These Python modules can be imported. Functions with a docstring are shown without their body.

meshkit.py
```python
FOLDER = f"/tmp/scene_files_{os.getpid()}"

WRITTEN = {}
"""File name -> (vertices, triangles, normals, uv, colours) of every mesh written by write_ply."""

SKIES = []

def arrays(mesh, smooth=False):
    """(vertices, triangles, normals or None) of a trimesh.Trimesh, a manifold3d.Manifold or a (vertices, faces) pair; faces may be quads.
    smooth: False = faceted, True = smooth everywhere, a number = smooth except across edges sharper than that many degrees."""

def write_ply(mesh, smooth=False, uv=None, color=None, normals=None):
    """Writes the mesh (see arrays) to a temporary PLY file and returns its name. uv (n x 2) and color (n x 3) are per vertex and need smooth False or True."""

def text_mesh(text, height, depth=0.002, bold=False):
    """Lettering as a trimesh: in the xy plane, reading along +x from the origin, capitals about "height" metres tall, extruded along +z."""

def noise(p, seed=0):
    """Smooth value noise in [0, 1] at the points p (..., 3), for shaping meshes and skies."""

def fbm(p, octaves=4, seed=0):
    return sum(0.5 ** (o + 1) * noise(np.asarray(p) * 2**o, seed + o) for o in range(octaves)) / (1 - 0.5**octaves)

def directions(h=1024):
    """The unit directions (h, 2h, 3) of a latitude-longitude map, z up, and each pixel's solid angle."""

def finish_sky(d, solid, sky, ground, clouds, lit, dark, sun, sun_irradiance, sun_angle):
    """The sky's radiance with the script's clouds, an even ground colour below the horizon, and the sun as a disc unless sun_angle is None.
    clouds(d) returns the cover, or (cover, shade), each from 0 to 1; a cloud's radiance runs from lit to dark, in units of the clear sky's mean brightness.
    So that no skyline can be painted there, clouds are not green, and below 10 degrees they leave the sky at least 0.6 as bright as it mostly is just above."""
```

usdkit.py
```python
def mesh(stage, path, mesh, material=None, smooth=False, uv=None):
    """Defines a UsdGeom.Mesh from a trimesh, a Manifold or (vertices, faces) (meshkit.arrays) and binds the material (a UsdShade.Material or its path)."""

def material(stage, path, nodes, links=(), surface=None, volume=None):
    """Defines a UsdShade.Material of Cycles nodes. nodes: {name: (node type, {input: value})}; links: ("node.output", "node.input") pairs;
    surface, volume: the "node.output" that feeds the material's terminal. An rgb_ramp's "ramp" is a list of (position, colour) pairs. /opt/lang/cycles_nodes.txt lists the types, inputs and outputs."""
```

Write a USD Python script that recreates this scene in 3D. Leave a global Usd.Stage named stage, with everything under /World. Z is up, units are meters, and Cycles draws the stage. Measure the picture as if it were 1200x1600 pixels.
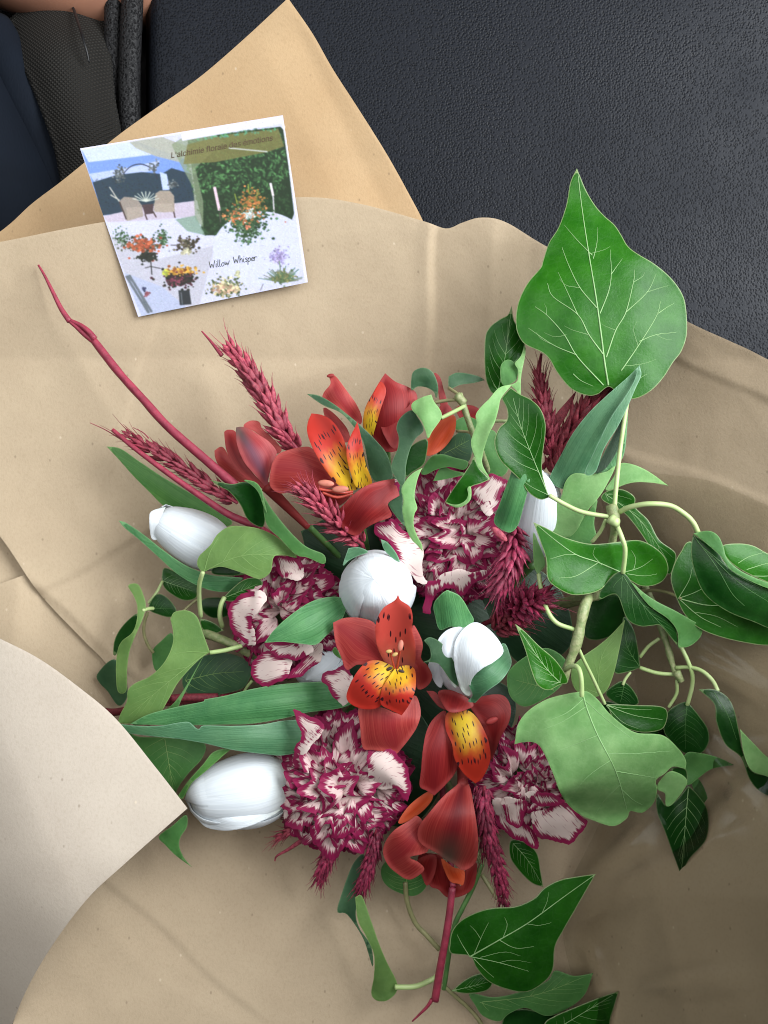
import math, random
import numpy as np, trimesh, shapely, usdkit, meshkit
from shapely.geometry import Polygon
from scipy.spatial import Delaunay
from scipy.interpolate import LinearNDInterpolator, CubicSpline
from PIL import Image, ImageDraw
from pxr import Usd, UsdGeom, UsdLux, UsdShade, Sdf, Gf, Vt

rng = np.random.default_rng(7)
random.seed(7)
stage = Usd.Stage.CreateInMemory()
UsdGeom.SetStageUpAxis(stage, UsdGeom.Tokens.z)
UsdGeom.SetStageMetersPerUnit(stage, 1.0)
UsdGeom.Xform.Define(stage, '/World')
UsdGeom.Scope.Define(stage, '/World/Looks')

# ---------------------------------------------------------------- camera
H, TAN = 460.0, 0.375          # camera height (mm) above the paper's level, half width of view
cam = UsdGeom.Camera.Define(stage, '/World/camera')
cam.CreateHorizontalApertureAttr(36.0)
cam.CreateFocalLengthAttr(18.0 / TAN)
cam.CreateFStopAttr(0.0)
cam.CreateFocusDistanceAttr(0.40)
cam.CreateExposureAttr(0.16)
cam.CreateClippingRangeAttr(Gf.Vec2f(0.01, 100.0))
cam.AddTranslateOp().Set(Gf.Vec3d(0, 0, H * 0.001))

# ---------------------------------------------------------------- lamps: the car's windows
def window(name, pos, target, w, h, intensity, color):
    L = UsdLux.RectLight.Define(stage, '/World/' + name)
    L.CreateWidthAttr(w); L.CreateHeightAttr(h); L.CreateIntensityAttr(intensity)
    L.CreateColorAttr(Gf.Vec3f(*color))
    z = np.array(pos, float) - np.array(target, float); z /= np.linalg.norm(z)
    x = np.cross([0, 0, 1.0], z); x /= np.linalg.norm(x); y = np.cross(z, x)
    m = Gf.Matrix4d(*x, 0, *y, 0, *z, 0, *pos, 1)
    L.AddTransformOp().Set(m)
    L.GetPrim().SetCustomDataByKey('kind', 'structure')
window('side_window_light', (0.85, 0.36, 0.74), (0, 0, 0), 1.0, 0.8, 12.5, (0.95, 0.98, 1.0))
window('far_window_light', (-0.78, 0.42, 0.72), (0, 0, 0), 0.8, 0.65, 2.1, (0.92, 0.97, 1.0))
window('windscreen_light', (-0.05, 0.30, 1.25), (0, 0, 0), 1.2, 0.9, 2.5, (1.0, 0.99, 0.97))

# ---------------------------------------------------------------- helpers
K = TAN / 600.0
def P(px, py, z):
    """a pixel of the photograph at the height z (mm) -> mm"""
    px, py, z = np.asarray(px, float), np.asarray(py, float), np.asarray(z, float)
    d = H - z
    return np.stack([(px - 600) * K * d, (800 - py) * K * d, z + 0 * px], -1)

used = {}
def numbered(path):
    n = used.get(path, -1) + 1
    used[path] = n
    return path if n == 0 else f'{path}_{n:03d}'
base = {}
def thing(name, label, cat, at=(0, 0, 0), group=None):
    p = numbered('/World/' + name)
    x = UsdGeom.Xform.Define(stage, p)
    at = np.asarray(at, float)
    x.AddTranslateOp().Set(Gf.Vec3d(*(at * 0.001)))
    base[p] = at
    pr = x.GetPrim()
    pr.SetCustomDataByKey('label', label); pr.SetCustomDataByKey('category', cat)
    if group: pr.SetCustomDataByKey('group', group)
    return p
def origin(parent):
    while parent not in base: parent = parent.rpartition('/')[0]
    return base[parent]
def obj(name, v, f, mat, parent, uv=None, prim=None, smooth=True, label=None):
    p = numbered(parent + '/' + name)
    v = (np.asarray(v, float) - origin(parent)) * 0.001
    m = usdkit.mesh(stage, p, (v, np.asarray(f, int)), MAT[mat], smooth=smooth, uv=uv)
    for k, a in (prim or {}).items():
        a = np.asarray(a, np.float32)
        t = Sdf.ValueTypeNames.FloatArray if a.ndim == 1 else Sdf.ValueTypeNames.Color3fArray
        val = Vt.FloatArray.FromNumpy(a) if a.ndim == 1 else Vt.Vec3fArray.FromNumpy(a)
        UsdGeom.PrimvarsAPI(m).CreatePrimvar(k, t, 'vertex').Set(val)
    if label: m.GetPrim().SetCustomDataByKey('label', label)
    return p

def spline(pts, step=None, n=None):
    """Catmull-Rom through the points (any dimension)"""
    p = np.asarray(pts, float)
    if len(p) == 2: p = np.array([p[0], (p[0] + p[1]) / 2, p[1]])
    q = np.vstack([2 * p[0] - p[1], p, 2 * p[-1] - p[-2]])
    out = []
    for i in range(len(p) - 1):
        a, b, c, d = q[i:i + 4]
        t = np.linspace(0, 1, 16, endpoint=False)[:, None]
        out.append(0.5 * (2 * b + (c - a) * t + (2 * a - 5 * b + 4 * c - d) * t**2 + (3 * b - a - 3 * c + d) * t**3))
    out = np.vstack(out + [p[-1:]])
    return resample(out, step, n)
def resample(o, step=None, n=None):
    s = np.r_[0, np.cumsum(np.linalg.norm(np.diff(o[:, :2] if o.shape[1] < 3 or step else o, axis=0), axis=1))]
    keep = np.r_[True, np.diff(s) > 1e-9]
    o, s = o[keep], s[keep]
    if step: n = max(3, int(round(s[-1] / step)) + 1)
    if n is None: return o
    t = np.linspace(0, s[-1], n)
    return np.stack([np.interp(t, s, c) for c in o.T], 1)
def loop(pts, step):
    """closed outline; a third element marks a sharp corner"""
    xy = [p[:2] for p in pts]; c = [i for i, p in enumerate(pts) if len(p) > 2]
    n = len(xy)
    if not c:
        w = xy[-3:] + xy + xy[:3]
        o = spline(w, step=1.0)
        a = np.argmin(np.linalg.norm(o[:len(o)//2] - np.array(xy[0]), axis=1))
        b = len(o)//2 + np.argmin(np.linalg.norm(o[len(o)//2:] - np.array(xy[0]), axis=1))
        return resample(o[a:b + 1], step=step)[:-1]
    out = []
    for k, i in enumerate(c):
        j = c[(k + 1) % len(c)]
        if j <= i: j += n
        seg = [xy[m % n] for m in range(i, j + 1)]
        out.append(spline(seg, step=step)[:-1] if len(seg) > 2 else resample(np.array(seg, float), step=step)[:-1])
    return np.vstack(out)

class Field:
    def __init__(s, xy, mid, z, curl, roll, wave, nw, ripple, seed, fn):
        m = spline(np.array(mid, float), n=60)
        s.m, s.t = m, np.gradient(m, axis=0)
        s.t /= np.linalg.norm(s.t, axis=1, keepdims=True) + 1e-9
        z = np.atleast_1d(np.asarray(z, float))
        s.z = CubicSpline(np.linspace(0, 1, len(z)), z, bc_type='natural')(np.linspace(0, 1, 60)) if len(z) > 2 else np.linspace(z[0], z[-1], 60)
        k = np.hanning(9); s.z = np.convolve(np.pad(s.z, 4, mode='reflect', reflect_type='odd'), k / k.sum(), 'valid')
        s.curl, s.roll, s.wave, s.nw, s.ripple, s.seed, s.fn = curl, roll, wave, nw, ripple, seed, fn
        u, d = s.ud(xy)
        s.W = max(np.abs(d).max(), 1.0)
        bins = np.linspace(0, 1, 25)
        w = np.array([np.abs(d[np.abs(u - b) < 0.06]).max() if (np.abs(u - b) < 0.06).any() else 0 for b in bins])
        s.bins, s.w = bins, np.maximum(w, 2.0)
    def ud(s, xy):
        dd = ((xy[:, None, :] - s.m[None]) ** 2).sum(-1)
        i = dd.argmin(1)
        r = xy - s.m[i]
        along = (r * s.t[i]).sum(1)
        step = np.linalg.norm(s.m[-1] - s.m[-2]) + 1e-9
        u = (i + np.clip(along / step, -0.5, 0.5)) / 59.0
        d = r[:, 0] * s.t[i][:, 1] - r[:, 1] * s.t[i][:, 0]
        return np.clip(u, 0, 1), d
    def __call__(s, xy):
        xy = np.asarray(xy, float)
        u, d = s.ud(xy)
        q = d / s.W
        z = np.interp(u, np.linspace(0, 1, 60), s.z) + s.curl * q**2 + s.roll * q
        if s.wave: z = z + s.wave * q**2 * np.sin(u * 2 * np.pi * s.nw + (q > 0) * 1.7 + s.seed)
        if s.ripple: z = z + s.ripple * (meshkit.fbm(np.c_[xy / 45.0, np.full(len(xy), s.seed * 3.3)], 2, s.seed) - 0.5) * 2
        if s.fn is not None: z = z + s.fn(xy)
        return z
    def uv(s, xy):
        u, d = s.ud(xy)
        return u, d / np.interp(u, s.bins, s.w)

class FieldOn:
    def __init__(s, F, L): s.F, s.L, s.m, s.t, s.bins, s.w = F, L, F.m, F.t, F.bins, F.w
    def __call__(s, xy):
        z = s.L(xy); k = np.isnan(z)
        if k.any(): z[k] = s.F(np.asarray(xy, float)[k])
        return z
def smooth_field(n, f, arrays, it):
    from scipy.sparse import coo_matrix
    e = np.vstack([f[:, [0, 1]], f[:, [1, 2]], f[:, [2, 0]]]); e = np.vstack([e, e[:, ::-1]])
    A = coo_matrix((np.ones(len(e)), (e[:, 0], e[:, 1])), shape=(n, n)).tocsr(); A.data[:] = 1
    d = np.asarray(A.sum(1)).ravel(); d[d == 0] = 1
    out = []
    for a in arrays:
        for _ in range(it): a = .4 * a + .6 * (A @ a) / d
        out.append(a)
    return out
def tri_poly(lp, h):
    """dense triangulation of an outline"""
    poly = Polygon(lp)
    if not poly.is_valid:
        poly = poly.buffer(0)
        if poly.geom_type != 'Polygon': poly = max(poly.geoms, key=lambda g: g.area)
        lp = resample(np.array(poly.exterior.coords), step=h)[:-1]
        poly = Polygon(lp).buffer(0)
        if poly.geom_type != 'Polygon': poly = max(poly.geoms, key=lambda g: g.area)
    x0, y0, x1, y1 = poly.bounds
    X, Y = np.meshgrid(np.arange(x0, x1, h), np.arange(y0, y1, h * 0.866))
    X = X + (np.arange(X.shape[0]) % 2)[:, None] * h * 0.5
    g = np.c_[X.ravel(), Y.ravel()]
    ins = poly.buffer(-h * 0.55)
    if not ins.is_empty: g = g[shapely.contains_xy(ins, g[:, 0], g[:, 1])]
    else: g = g[:0]
    pts = np.vstack([lp, g])
    f = Delaunay(pts).simplices
    c = pts[f].mean(1)
    f = f[shapely.contains_xy(poly, c[:, 0], c[:, 1])]
    a = pts[f]
    area = (a[:, 1, 0] - a[:, 0, 0]) * (a[:, 2, 1] - a[:, 0, 1]) - (a[:, 1, 1] - a[:, 0, 1]) * (a[:, 2, 0] - a[:, 0, 0])
    f = f[np.abs(area) > 1e-3]; area = area[np.abs(area) > 1e-3]
    f[area > 0] = f[area > 0][:, ::-1]      # image y points down: this makes world normals face up
    edge = shapely.distance(shapely.LinearRing(poly.exterior.coords), shapely.points(pts))
    return pts, f, edge
def solidify(v, f, thick):
    n = np.zeros_like(v)
    fn = np.cross(v[f[:, 1]] - v[f[:, 0]], v[f[:, 2]] - v[f[:, 0]])
    for k in range(3): np.add.at(n, f[:, k], fn)
    n /= np.linalg.norm(n, axis=1, keepdims=True) + 1e-12
    N = len(v)
    e = np.vstack([f[:, [0, 1]], f[:, [1, 2]], f[:, [2, 0]]])
    key = {}
    for a, b in e.tolist(): key[(a, b)] = 1
    be = np.array([(a, b) for a, b in key if (b, a) not in key], int)
    side = np.vstack([np.c_[be[:, 0], be[:, 0] + N, be[:, 1]], np.c_[be[:, 1], be[:, 0] + N, be[:, 1] + N]])
    return np.vstack([v, v - n * thick]), np.vstack([f, f[:, ::-1] + N, side])

def Q(zoom, pts):
    if zoom is None: return [tuple(p) for p in pts]
    x0, y0, s = zoom
    return [(x0 + p[0] / s, y0 + p[1] / s) + tuple(p[2:]) for p in pts]

seedn = [0]
def sheet(name, parent, mat, zoom, outline, mid, z, curl=0, roll=0, wave=0, nw=2, ripple=0, thick=0.3, h=4.0, fn=None, label=None, veins=None, vw=0.3, vmat='vein', mx=0):
    seedn[0] += 1
    o = loop(Q(zoom, outline), h)
    m = [p[:2] for p in Q(zoom, mid)]
    if mat.startswith('carnation'):
        tr_ = np.gradient(o, axis=0); nr_ = np.c_[tr_[:, 1], -tr_[:, 0]] / (np.linalg.norm(tr_, axis=1, keepdims=True) + 1e-9)
        o = o + nr_ * (np.random.default_rng(seedn[0]).uniform(-.8, .8, len(o)) + 1.3 * np.sin(np.arange(len(o)) * .55))[:, None]
        ripple = max(ripple, 2.5)
    pts, f, edge = tri_poly(o, h)
    F = Field(pts, m, z, curl, roll, wave, nw, ripple, seedn[0], fn)
    zs = F(pts); u, q = F.uv(pts)
    if fn is None:
        zs, u, q = smooth_field(len(pts), f, (zs, u, q), 10)
        base_z, near_ = F, LinearNDInterpolator(pts, zs)
        F = FieldOn(F, near_)
    v = P(pts[:, 0], pts[:, 1], zs)
    v, f = solidify(v, f, thick)
    uv = np.c_[q * 0.5 + 0.5, u]; uv = np.vstack([uv, uv])
    if mat.startswith('carnation'):
        e1_ = np.where(u < .35, np.maximum(edge / 26.0, (.35 - u) * 4), edge / 26.0); e = np.r_[e1_, e1_] * 10.0
        uv[:, 0] += seedn[0] * 3.3 % 40
    else: e = np.r_[edge, edge]
    p = obj(name, v, f, mat, parent, uv=uv, prim={'edge': e / 10.0}, label=label)
    if veins is not None:
        parts = []
        if veins == 'auto': veins = auto_veins(F, o, vw)
        elif veins == 'mid': veins = auto_veins(F, o, vw * .8)
        else: veins = [(([p_[:2] for p_ in Q(zoom, a)]), w) for a, w in veins]
        for line, w in veins:
            l = spline(np.array(line, float), step=6.0)
            zz = F(l)
            c = P(l[:, 0], l[:, 1], zz + 0.02)
            parts.append(tube(c, np.linspace(w, w * 0.35, len(c)) * .95, 5))
        vv, ff = join(parts)
        obj('vein', vv, ff, vmat, p)
    return p, F
def auto_veins(F, o, vw):
    poly = Polygon(o).buffer(0).buffer(-4)
    out = [(F.m[2:57:4], vw)]
    for fr, reach, wd in ((0.02, 0.85, .7), (0.04, 0.45, .7), (0.14, 0.75, .35), (0.24, 0.8, .55), (0.34, 0.7, .3), (0.45, 0.8, .5), (0.55, 0.65, .3), (0.64, 0.75, .4), (0.76, .7, .3)):
        for sd in (-1, 1):
            i = int(fr * 59); j = min(57, int((fr + (0.30 if reach > .5 else .05)) * 59))
            nrm = np.array([F.t[j][1], -F.t[j][0]]) * sd
            w = np.interp(j / 59, F.bins, F.w) * reach
            a, b = F.m[i], F.m[j] + nrm * w
            mid = (a + b) / 2 + nrm * w * 0.08 - F.t[i] * w * .06
            l = np.array([a, mid, b])
            l = spline(l, step=3.0)
            ok = shapely.contains_xy(poly, l[:, 0], l[:, 1])
            k = len(l) if ok.all() or len(ok) < 5 else max(3, int(np.argmin(ok[3:])) + 3)
            if k > 4: out.append((l[:k:2], vw * wd))
    return out

def join(parts):
    vs, fs, n = [], [], 0
    for v, f in parts:
        vs.append(v); fs.append(np.asarray(f) + n); n += len(v)
    return np.vstack(vs), np.vstack(fs)
def frames(c):
    t = np.gradient(c, axis=0); t /= np.linalg.norm(t, axis=1, keepdims=True) + 1e-12
    a = np.array([0, 0, 1.0]) if abs(t[0][2]) < 0.9 else np.array([1.0, 0, 0])
    e = np.cross(t[0], a); e /= np.linalg.norm(e)
    E1, E2 = [], []
    for k in t:
        e = e - k * (e @ k); e /= np.linalg.norm(e) + 1e-12
        E1.append(e); E2.append(np.cross(k, e))
    return t, np.array(E1), np.array(E2)
def tube(c, r, sides=8, rib=0):
    c = np.asarray(c, float); r = np.broadcast_to(np.asarray(r, float), (len(c),))
    t, e1, e2 = frames(c)
    a = np.linspace(0, 2 * np.pi, sides, endpoint=False)
    rr = r[:, None] * (1 + rib * np.cos(a * 3))[None]
    v = c[:, None] + rr[..., None] * (np.cos(a)[None, :, None] * e1[:, None] + np.sin(a)[None, :, None] * e2[:, None])
    n = len(c); v = v.reshape(-1, 3)
    i = np.arange(n - 1)[:, None] * sides + np.arange(sides)[None]
    j = np.arange(n - 1)[:, None] * sides + (np.arange(sides)[None] + 1) % sides
    f = np.vstack([np.c_[i.ravel(), j.ravel(), (j + sides).ravel()], np.c_[i.ravel(), (j + sides).ravel(), (i + sides).ravel()]])
    v = np.vstack([v, c[0] - t[0] * r[0] * .3, c[-1] + t[-1] * r[-1] * .3])
    k = np.arange(sides); k2 = (k + 1) % sides
    f = np.vstack([f, np.c_[np.full(sides, n * sides), k2, k], np.c_[np.full(sides, n * sides + 1), k + (n - 1) * sides, k2 + (n - 1) * sides]])
    return v, f
def stem(name, parent, mat, zoom, pts, z, r, r1=None, sides=9, knob=0, rib=0):
    """a stalk through pixels; z one height or a list (mm), r its radius in photograph pixels"""
    q = np.array([p[:2] for p in Q(zoom, pts)], float)
    z = np.atleast_1d(np.asarray(z, float))
    zz = np.interp(np.linspace(0, 1, len(q)), np.linspace(0, 1, len(z)), z)
    c = spline(np.c_[q, zz], step=5.0)
    c3 = P(c[:, 0], c[:, 1], c[:, 2])
    if name == 'petiole': r = r * 1.0
    rad = np.linspace(r, r1 if r1 else r, len(c)) * K * (H - c[:, 2])
    if knob: rad = rad * (1 + knob * (meshkit.noise(np.c_[c / 16.0]) - 0.5))
    v, f = tube(c3, rad, sides, rib)
    return obj(name, v, f, mat, parent)

# ---------------------------------------------------------------- materials
MAT = {}
def mat(name, nodes, links, surface):
    MAT[name] = usdkit.material(stage, '/World/Looks/' + name, nodes, links, surface=surface)
def lin(r, g, b):
    c = np.array([r, g, b]) / 255.0
    return tuple(np.where(c <= 0.04045, c / 12.92, ((c + 0.055) / 1.055) ** 2.4))

def leaf_mat(name, a, b, rough=0.38, rim=(0.42, 0.5, 0.25), stria=0.0, trans=0.18, spec=0.5, bump=0.3, rimw=0.14, net=None):
    net = (0.0 if stria else 0.10 if 'pale' in name else 0.12 if 'mid' in name else 0.15) if net is None else net
    nodes = {
        'tc': ('texture_coordinate', {}), 'at': ('attribute', {'attribute': 'edge'}), 'g': ('geometry', {}),
        'n1': ('noise_texture', {'scale': 75.0, 'detail': 5.0, 'roughness': 0.65}),
        'n2': ('noise_texture', {'scale': 900.0, 'detail': 3.0}),
        'mp': ('mapping', {'scale': (34.0, 1.6, 1.0)}), 'st': ('noise_texture', {'scale': 1.0, 'detail': 3.0}),
        'r': ('map_range', {'from_min': 0.35, 'from_max': 0.68, 'to_min': 0.0, 'to_max': 1.0, 'clamp': True}),
        'c1': ('mix', {'color1': a, 'color2': b}),
        'sr': ('map_range', {'from_min': 0.35, 'from_max': 0.65, 'to_min': 0.0, 'to_max': stria, 'clamp': True}),
        'c2': ('mix', {'mix_type': 'multiply', 'color2': (0.55, 0.7, 0.6)}),
        'er': ('map_range', {'from_min': 0.06, 'from_max': rimw, 'to_min': 0.5, 'to_max': 0.0, 'clamp': True}),
        'c3': ('mix', {'color2': rim}),
        'b': ('bump', {'strength': bump, 'distance': 0.0006}),
        'ad': ('math', {'math_type': 'multiply_add', 'value2': 0.35}),
        'p': ('principled_bsdf', {'roughness': rough, 'specular_ior_level': spec}),
        't': ('translucent_bsdf', {}), 'm': ('mix_closure', {'fac': trans}),
        'hb': ('hsv', {'value': 1.6, 'saturation': 1.1}),
        'wn': ('noise_texture', {'scale': 300.0, 'detail': 1.0}), 'ws': ('vector_math', {'math_type': 'scale', 'scale': 0.0035}), 'wa': ('vector_math', {'math_type': 'add'}),
        'vo': ('voronoi_texture', {'feature': 'distance_to_edge', 'scale': 260.0}), 'vr': ('map_range', {'from_min': 0.0, 'from_max': 0.07, 'to_min': net, 'to_max': 0.0, 'clamp': True}),
        'nc': ('hsv', {'value': 1.55, 'saturation': 0.8}), 'c4': ('mix', {}), 'sb': ('math', {'math_type': 'multiply_add', 'value2': -0.45}),
    }
    links = [('g.position', 'n1.vector'), ('g.position', 'n2.vector'), ('tc.UV', 'mp.vector'), ('mp.vector', 'st.vector'),
             ('n1.fac', 'r.value'), ('r.result', 'c1.fac'), ('st.fac', 'sr.value'), ('sr.result', 'c2.fac'), ('c1.color', 'c2.color1'),
             ('at.fac', 'er.value'), ('er.result', 'c3.fac'), ('c2.color', 'c3.color1'), ('c3.color', 'c4.color1'), ('c3.color', 'nc.color'), ('nc.color', 'c4.color2'), ('vr.result', 'c4.fac'), ('c4.color', 'p.base_color'),
             ('g.position', 'wn.vector'), ('wn.color', 'ws.vector1'), ('g.position', 'wa.vector1'), ('ws.vector', 'wa.vector2'), ('wa.vector', 'vo.vector'), ('vo.distance', 'vr.value'), ('vr.result', 'sb.value1'),
             ('n2.fac', 'ad.value1'), ('st.fac' if stria else 'n1.fac', 'ad.value3'), ('ad.value', 'sb.value3'), ('sb.value', 'b.height'), ('b.normal', 'p.normal'),
             ('c3.color', 'hb.color'), ('hb.color', 't.color'), ('p.BSDF', 'm.closure1'), ('t.BSDF', 'm.closure2')]
    mat(name, nodes, links, 'm.closure')
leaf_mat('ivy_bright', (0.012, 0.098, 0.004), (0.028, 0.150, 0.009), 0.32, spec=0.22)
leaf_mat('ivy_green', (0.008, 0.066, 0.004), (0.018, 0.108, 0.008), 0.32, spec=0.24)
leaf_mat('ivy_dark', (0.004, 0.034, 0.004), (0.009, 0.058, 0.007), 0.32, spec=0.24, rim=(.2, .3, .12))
leaf_mat('ivy_pale', (0.135, 0.305, 0.095), (0.23, 0.42, 0.16), 0.6, rim=(0.28, 0.48, 0.18), trans=0.2, spec=0.25)
leaf_mat('ivy_pale_olive', (0.105, 0.21, 0.055), (0.145, 0.26, 0.07), 0.6, rim=(0.26, 0.38, 0.13), spec=0.25)
leaf_mat('ivy_mid', (0.05, 0.165, 0.04), (0.08, 0.22, 0.055), 0.55, rim=(0.18, 0.34, 0.12), spec=0.3)
leaf_mat('ivy_grey', (0.03, 0.085, 0.04), (0.05, 0.12, 0.052), 0.5, rim=(0.14, 0.24, 0.12), spec=0.32)
leaf_mat('tulip_leaf', (0.055, 0.20, 0.07), (0.095, 0.27, 0.095), 0.5, rim=(0.22, 0.45, 0.2), stria=0.75, bump=0.5, spec=0.4)
leaf_mat('tulip_leaf_blue', (0.062, 0.185, 0.088), (0.10, 0.24, 0.115), 0.5, rim=(0.25, 0.45, 0.3), stria=0.5, bump=0.4, spec=0.4)
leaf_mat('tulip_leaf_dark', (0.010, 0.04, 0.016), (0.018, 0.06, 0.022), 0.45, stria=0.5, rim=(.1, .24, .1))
leaf_mat('tulip_leaf_yellow', (0.07, 0.22, 0.05), (0.115, 0.29, 0.065), 0.5, stria=0.6, rim=(.25, .45, .15))

def simple(name, col, rough=0.5, col2=None, scale=300.0, bump=0.0, bscale=900.0, spec=0.5, sss=0.0, rnd=0.0, coat=0.0):
    nodes = {'g': ('geometry', {}), 'n': ('noise_texture', {'scale': scale, 'detail': 3.0}),
             'r': ('map_range', {'from_min': 0.35, 'from_max': 0.65, 'clamp': True}),
             'c': ('mix', {'color1': col, 'color2': col2 or tuple(0.8 * x for x in col)}),
             'oi': ('object_info', {}), 'rr': ('map_range', {'to_min': 1 - rnd, 'to_max': 1 + rnd}), 'h': ('hsv', {}),
             'nb': ('noise_texture', {'scale': bscale, 'detail': 3.0}), 'b': ('bump', {'strength': bump, 'distance': 0.0005}),
             'p': ('principled_bsdf', {'roughness': rough, 'specular_ior_level': spec, 'subsurface_weight': sss, 'subsurface_scale': 0.003, 'subsurface_radius': (1.0, 0.8, 0.6), 'coat_weight': coat})}
    links = [('g.position', 'n.vector'), ('g.position', 'nb.vector'), ('n.fac', 'r.value'), ('r.result', 'c.fac'), ('c.color', 'h.color'),
             ('oi.random', 'rr.value'), ('rr.result', 'h.value'), ('h.color', 'p.base_color'), ('nb.fac', 'b.height')]
    if bump: links.append(('b.normal', 'p.normal'))
    mat(name, nodes, links, 'p.BSDF')
simple('vein', (0.26, 0.44, 0.18), 0.5)
simple('vein_pale', (0.27, 0.48, 0.20), 0.55)
simple('vein_dark', (0.06, 0.17, 0.04), 0.5)
simple('vein_olive', (0.20, 0.34, 0.10), 0.55)
simple('petiole', (0.42, 0.52, 0.24), 0.45, (0.34, 0.47, 0.18), 120)
simple('petiole_brown', (0.20, 0.20, 0.09), 0.5, (0.28, 0.27, 0.13), 200)
simple('ivy_stem', (0.16, 0.22, 0.08), 0.55, (0.28, 0.30, 0.15), 500, bump=0.6, bscale=700)
simple('flower_stem', (0.06, 0.16, 0.04), 0.5, (0.10, 0.22, 0.06), 200)
simple('wheat', (0.28, 0.034, 0.060), 0.6, (0.15, 0.012, 0.026), 900, bump=0.5, bscale=2500, rnd=0.28)
simple('wheat_pink', (0.40, 0.065, 0.095), 0.6, (0.20, 0.016, 0.040), 700, bump=0.5, bscale=2500, rnd=0.32)
simple('wheat_dark', (0.22, 0.025, 0.04), 0.6, (0.13, 0.012, 0.022), 900, bump=0.5, bscale=2500, rnd=0.3)
simple('wheat_mauve', (0.31, 0.028, 0.075), 0.55, (0.12, 0.006, 0.030), 700, bump=0.5, bscale=2500, rnd=0.4)
simple('wheat_stalk', (0.30, 0.03, 0.06), 0.55, (0.20, 0.018, 0.04), 250, bump=0.4, bscale=1500)
simple('anther', (0.50, 0.16, 0.11), 0.6)
simple('anther_yellow', (0.55, 0.36, 0.12), 0.6)
simple('throat', (0.03, 0.012, 0.012), 0.6)
simple('filament', (0.45, 0.05, 0.03), 0.45)

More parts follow.
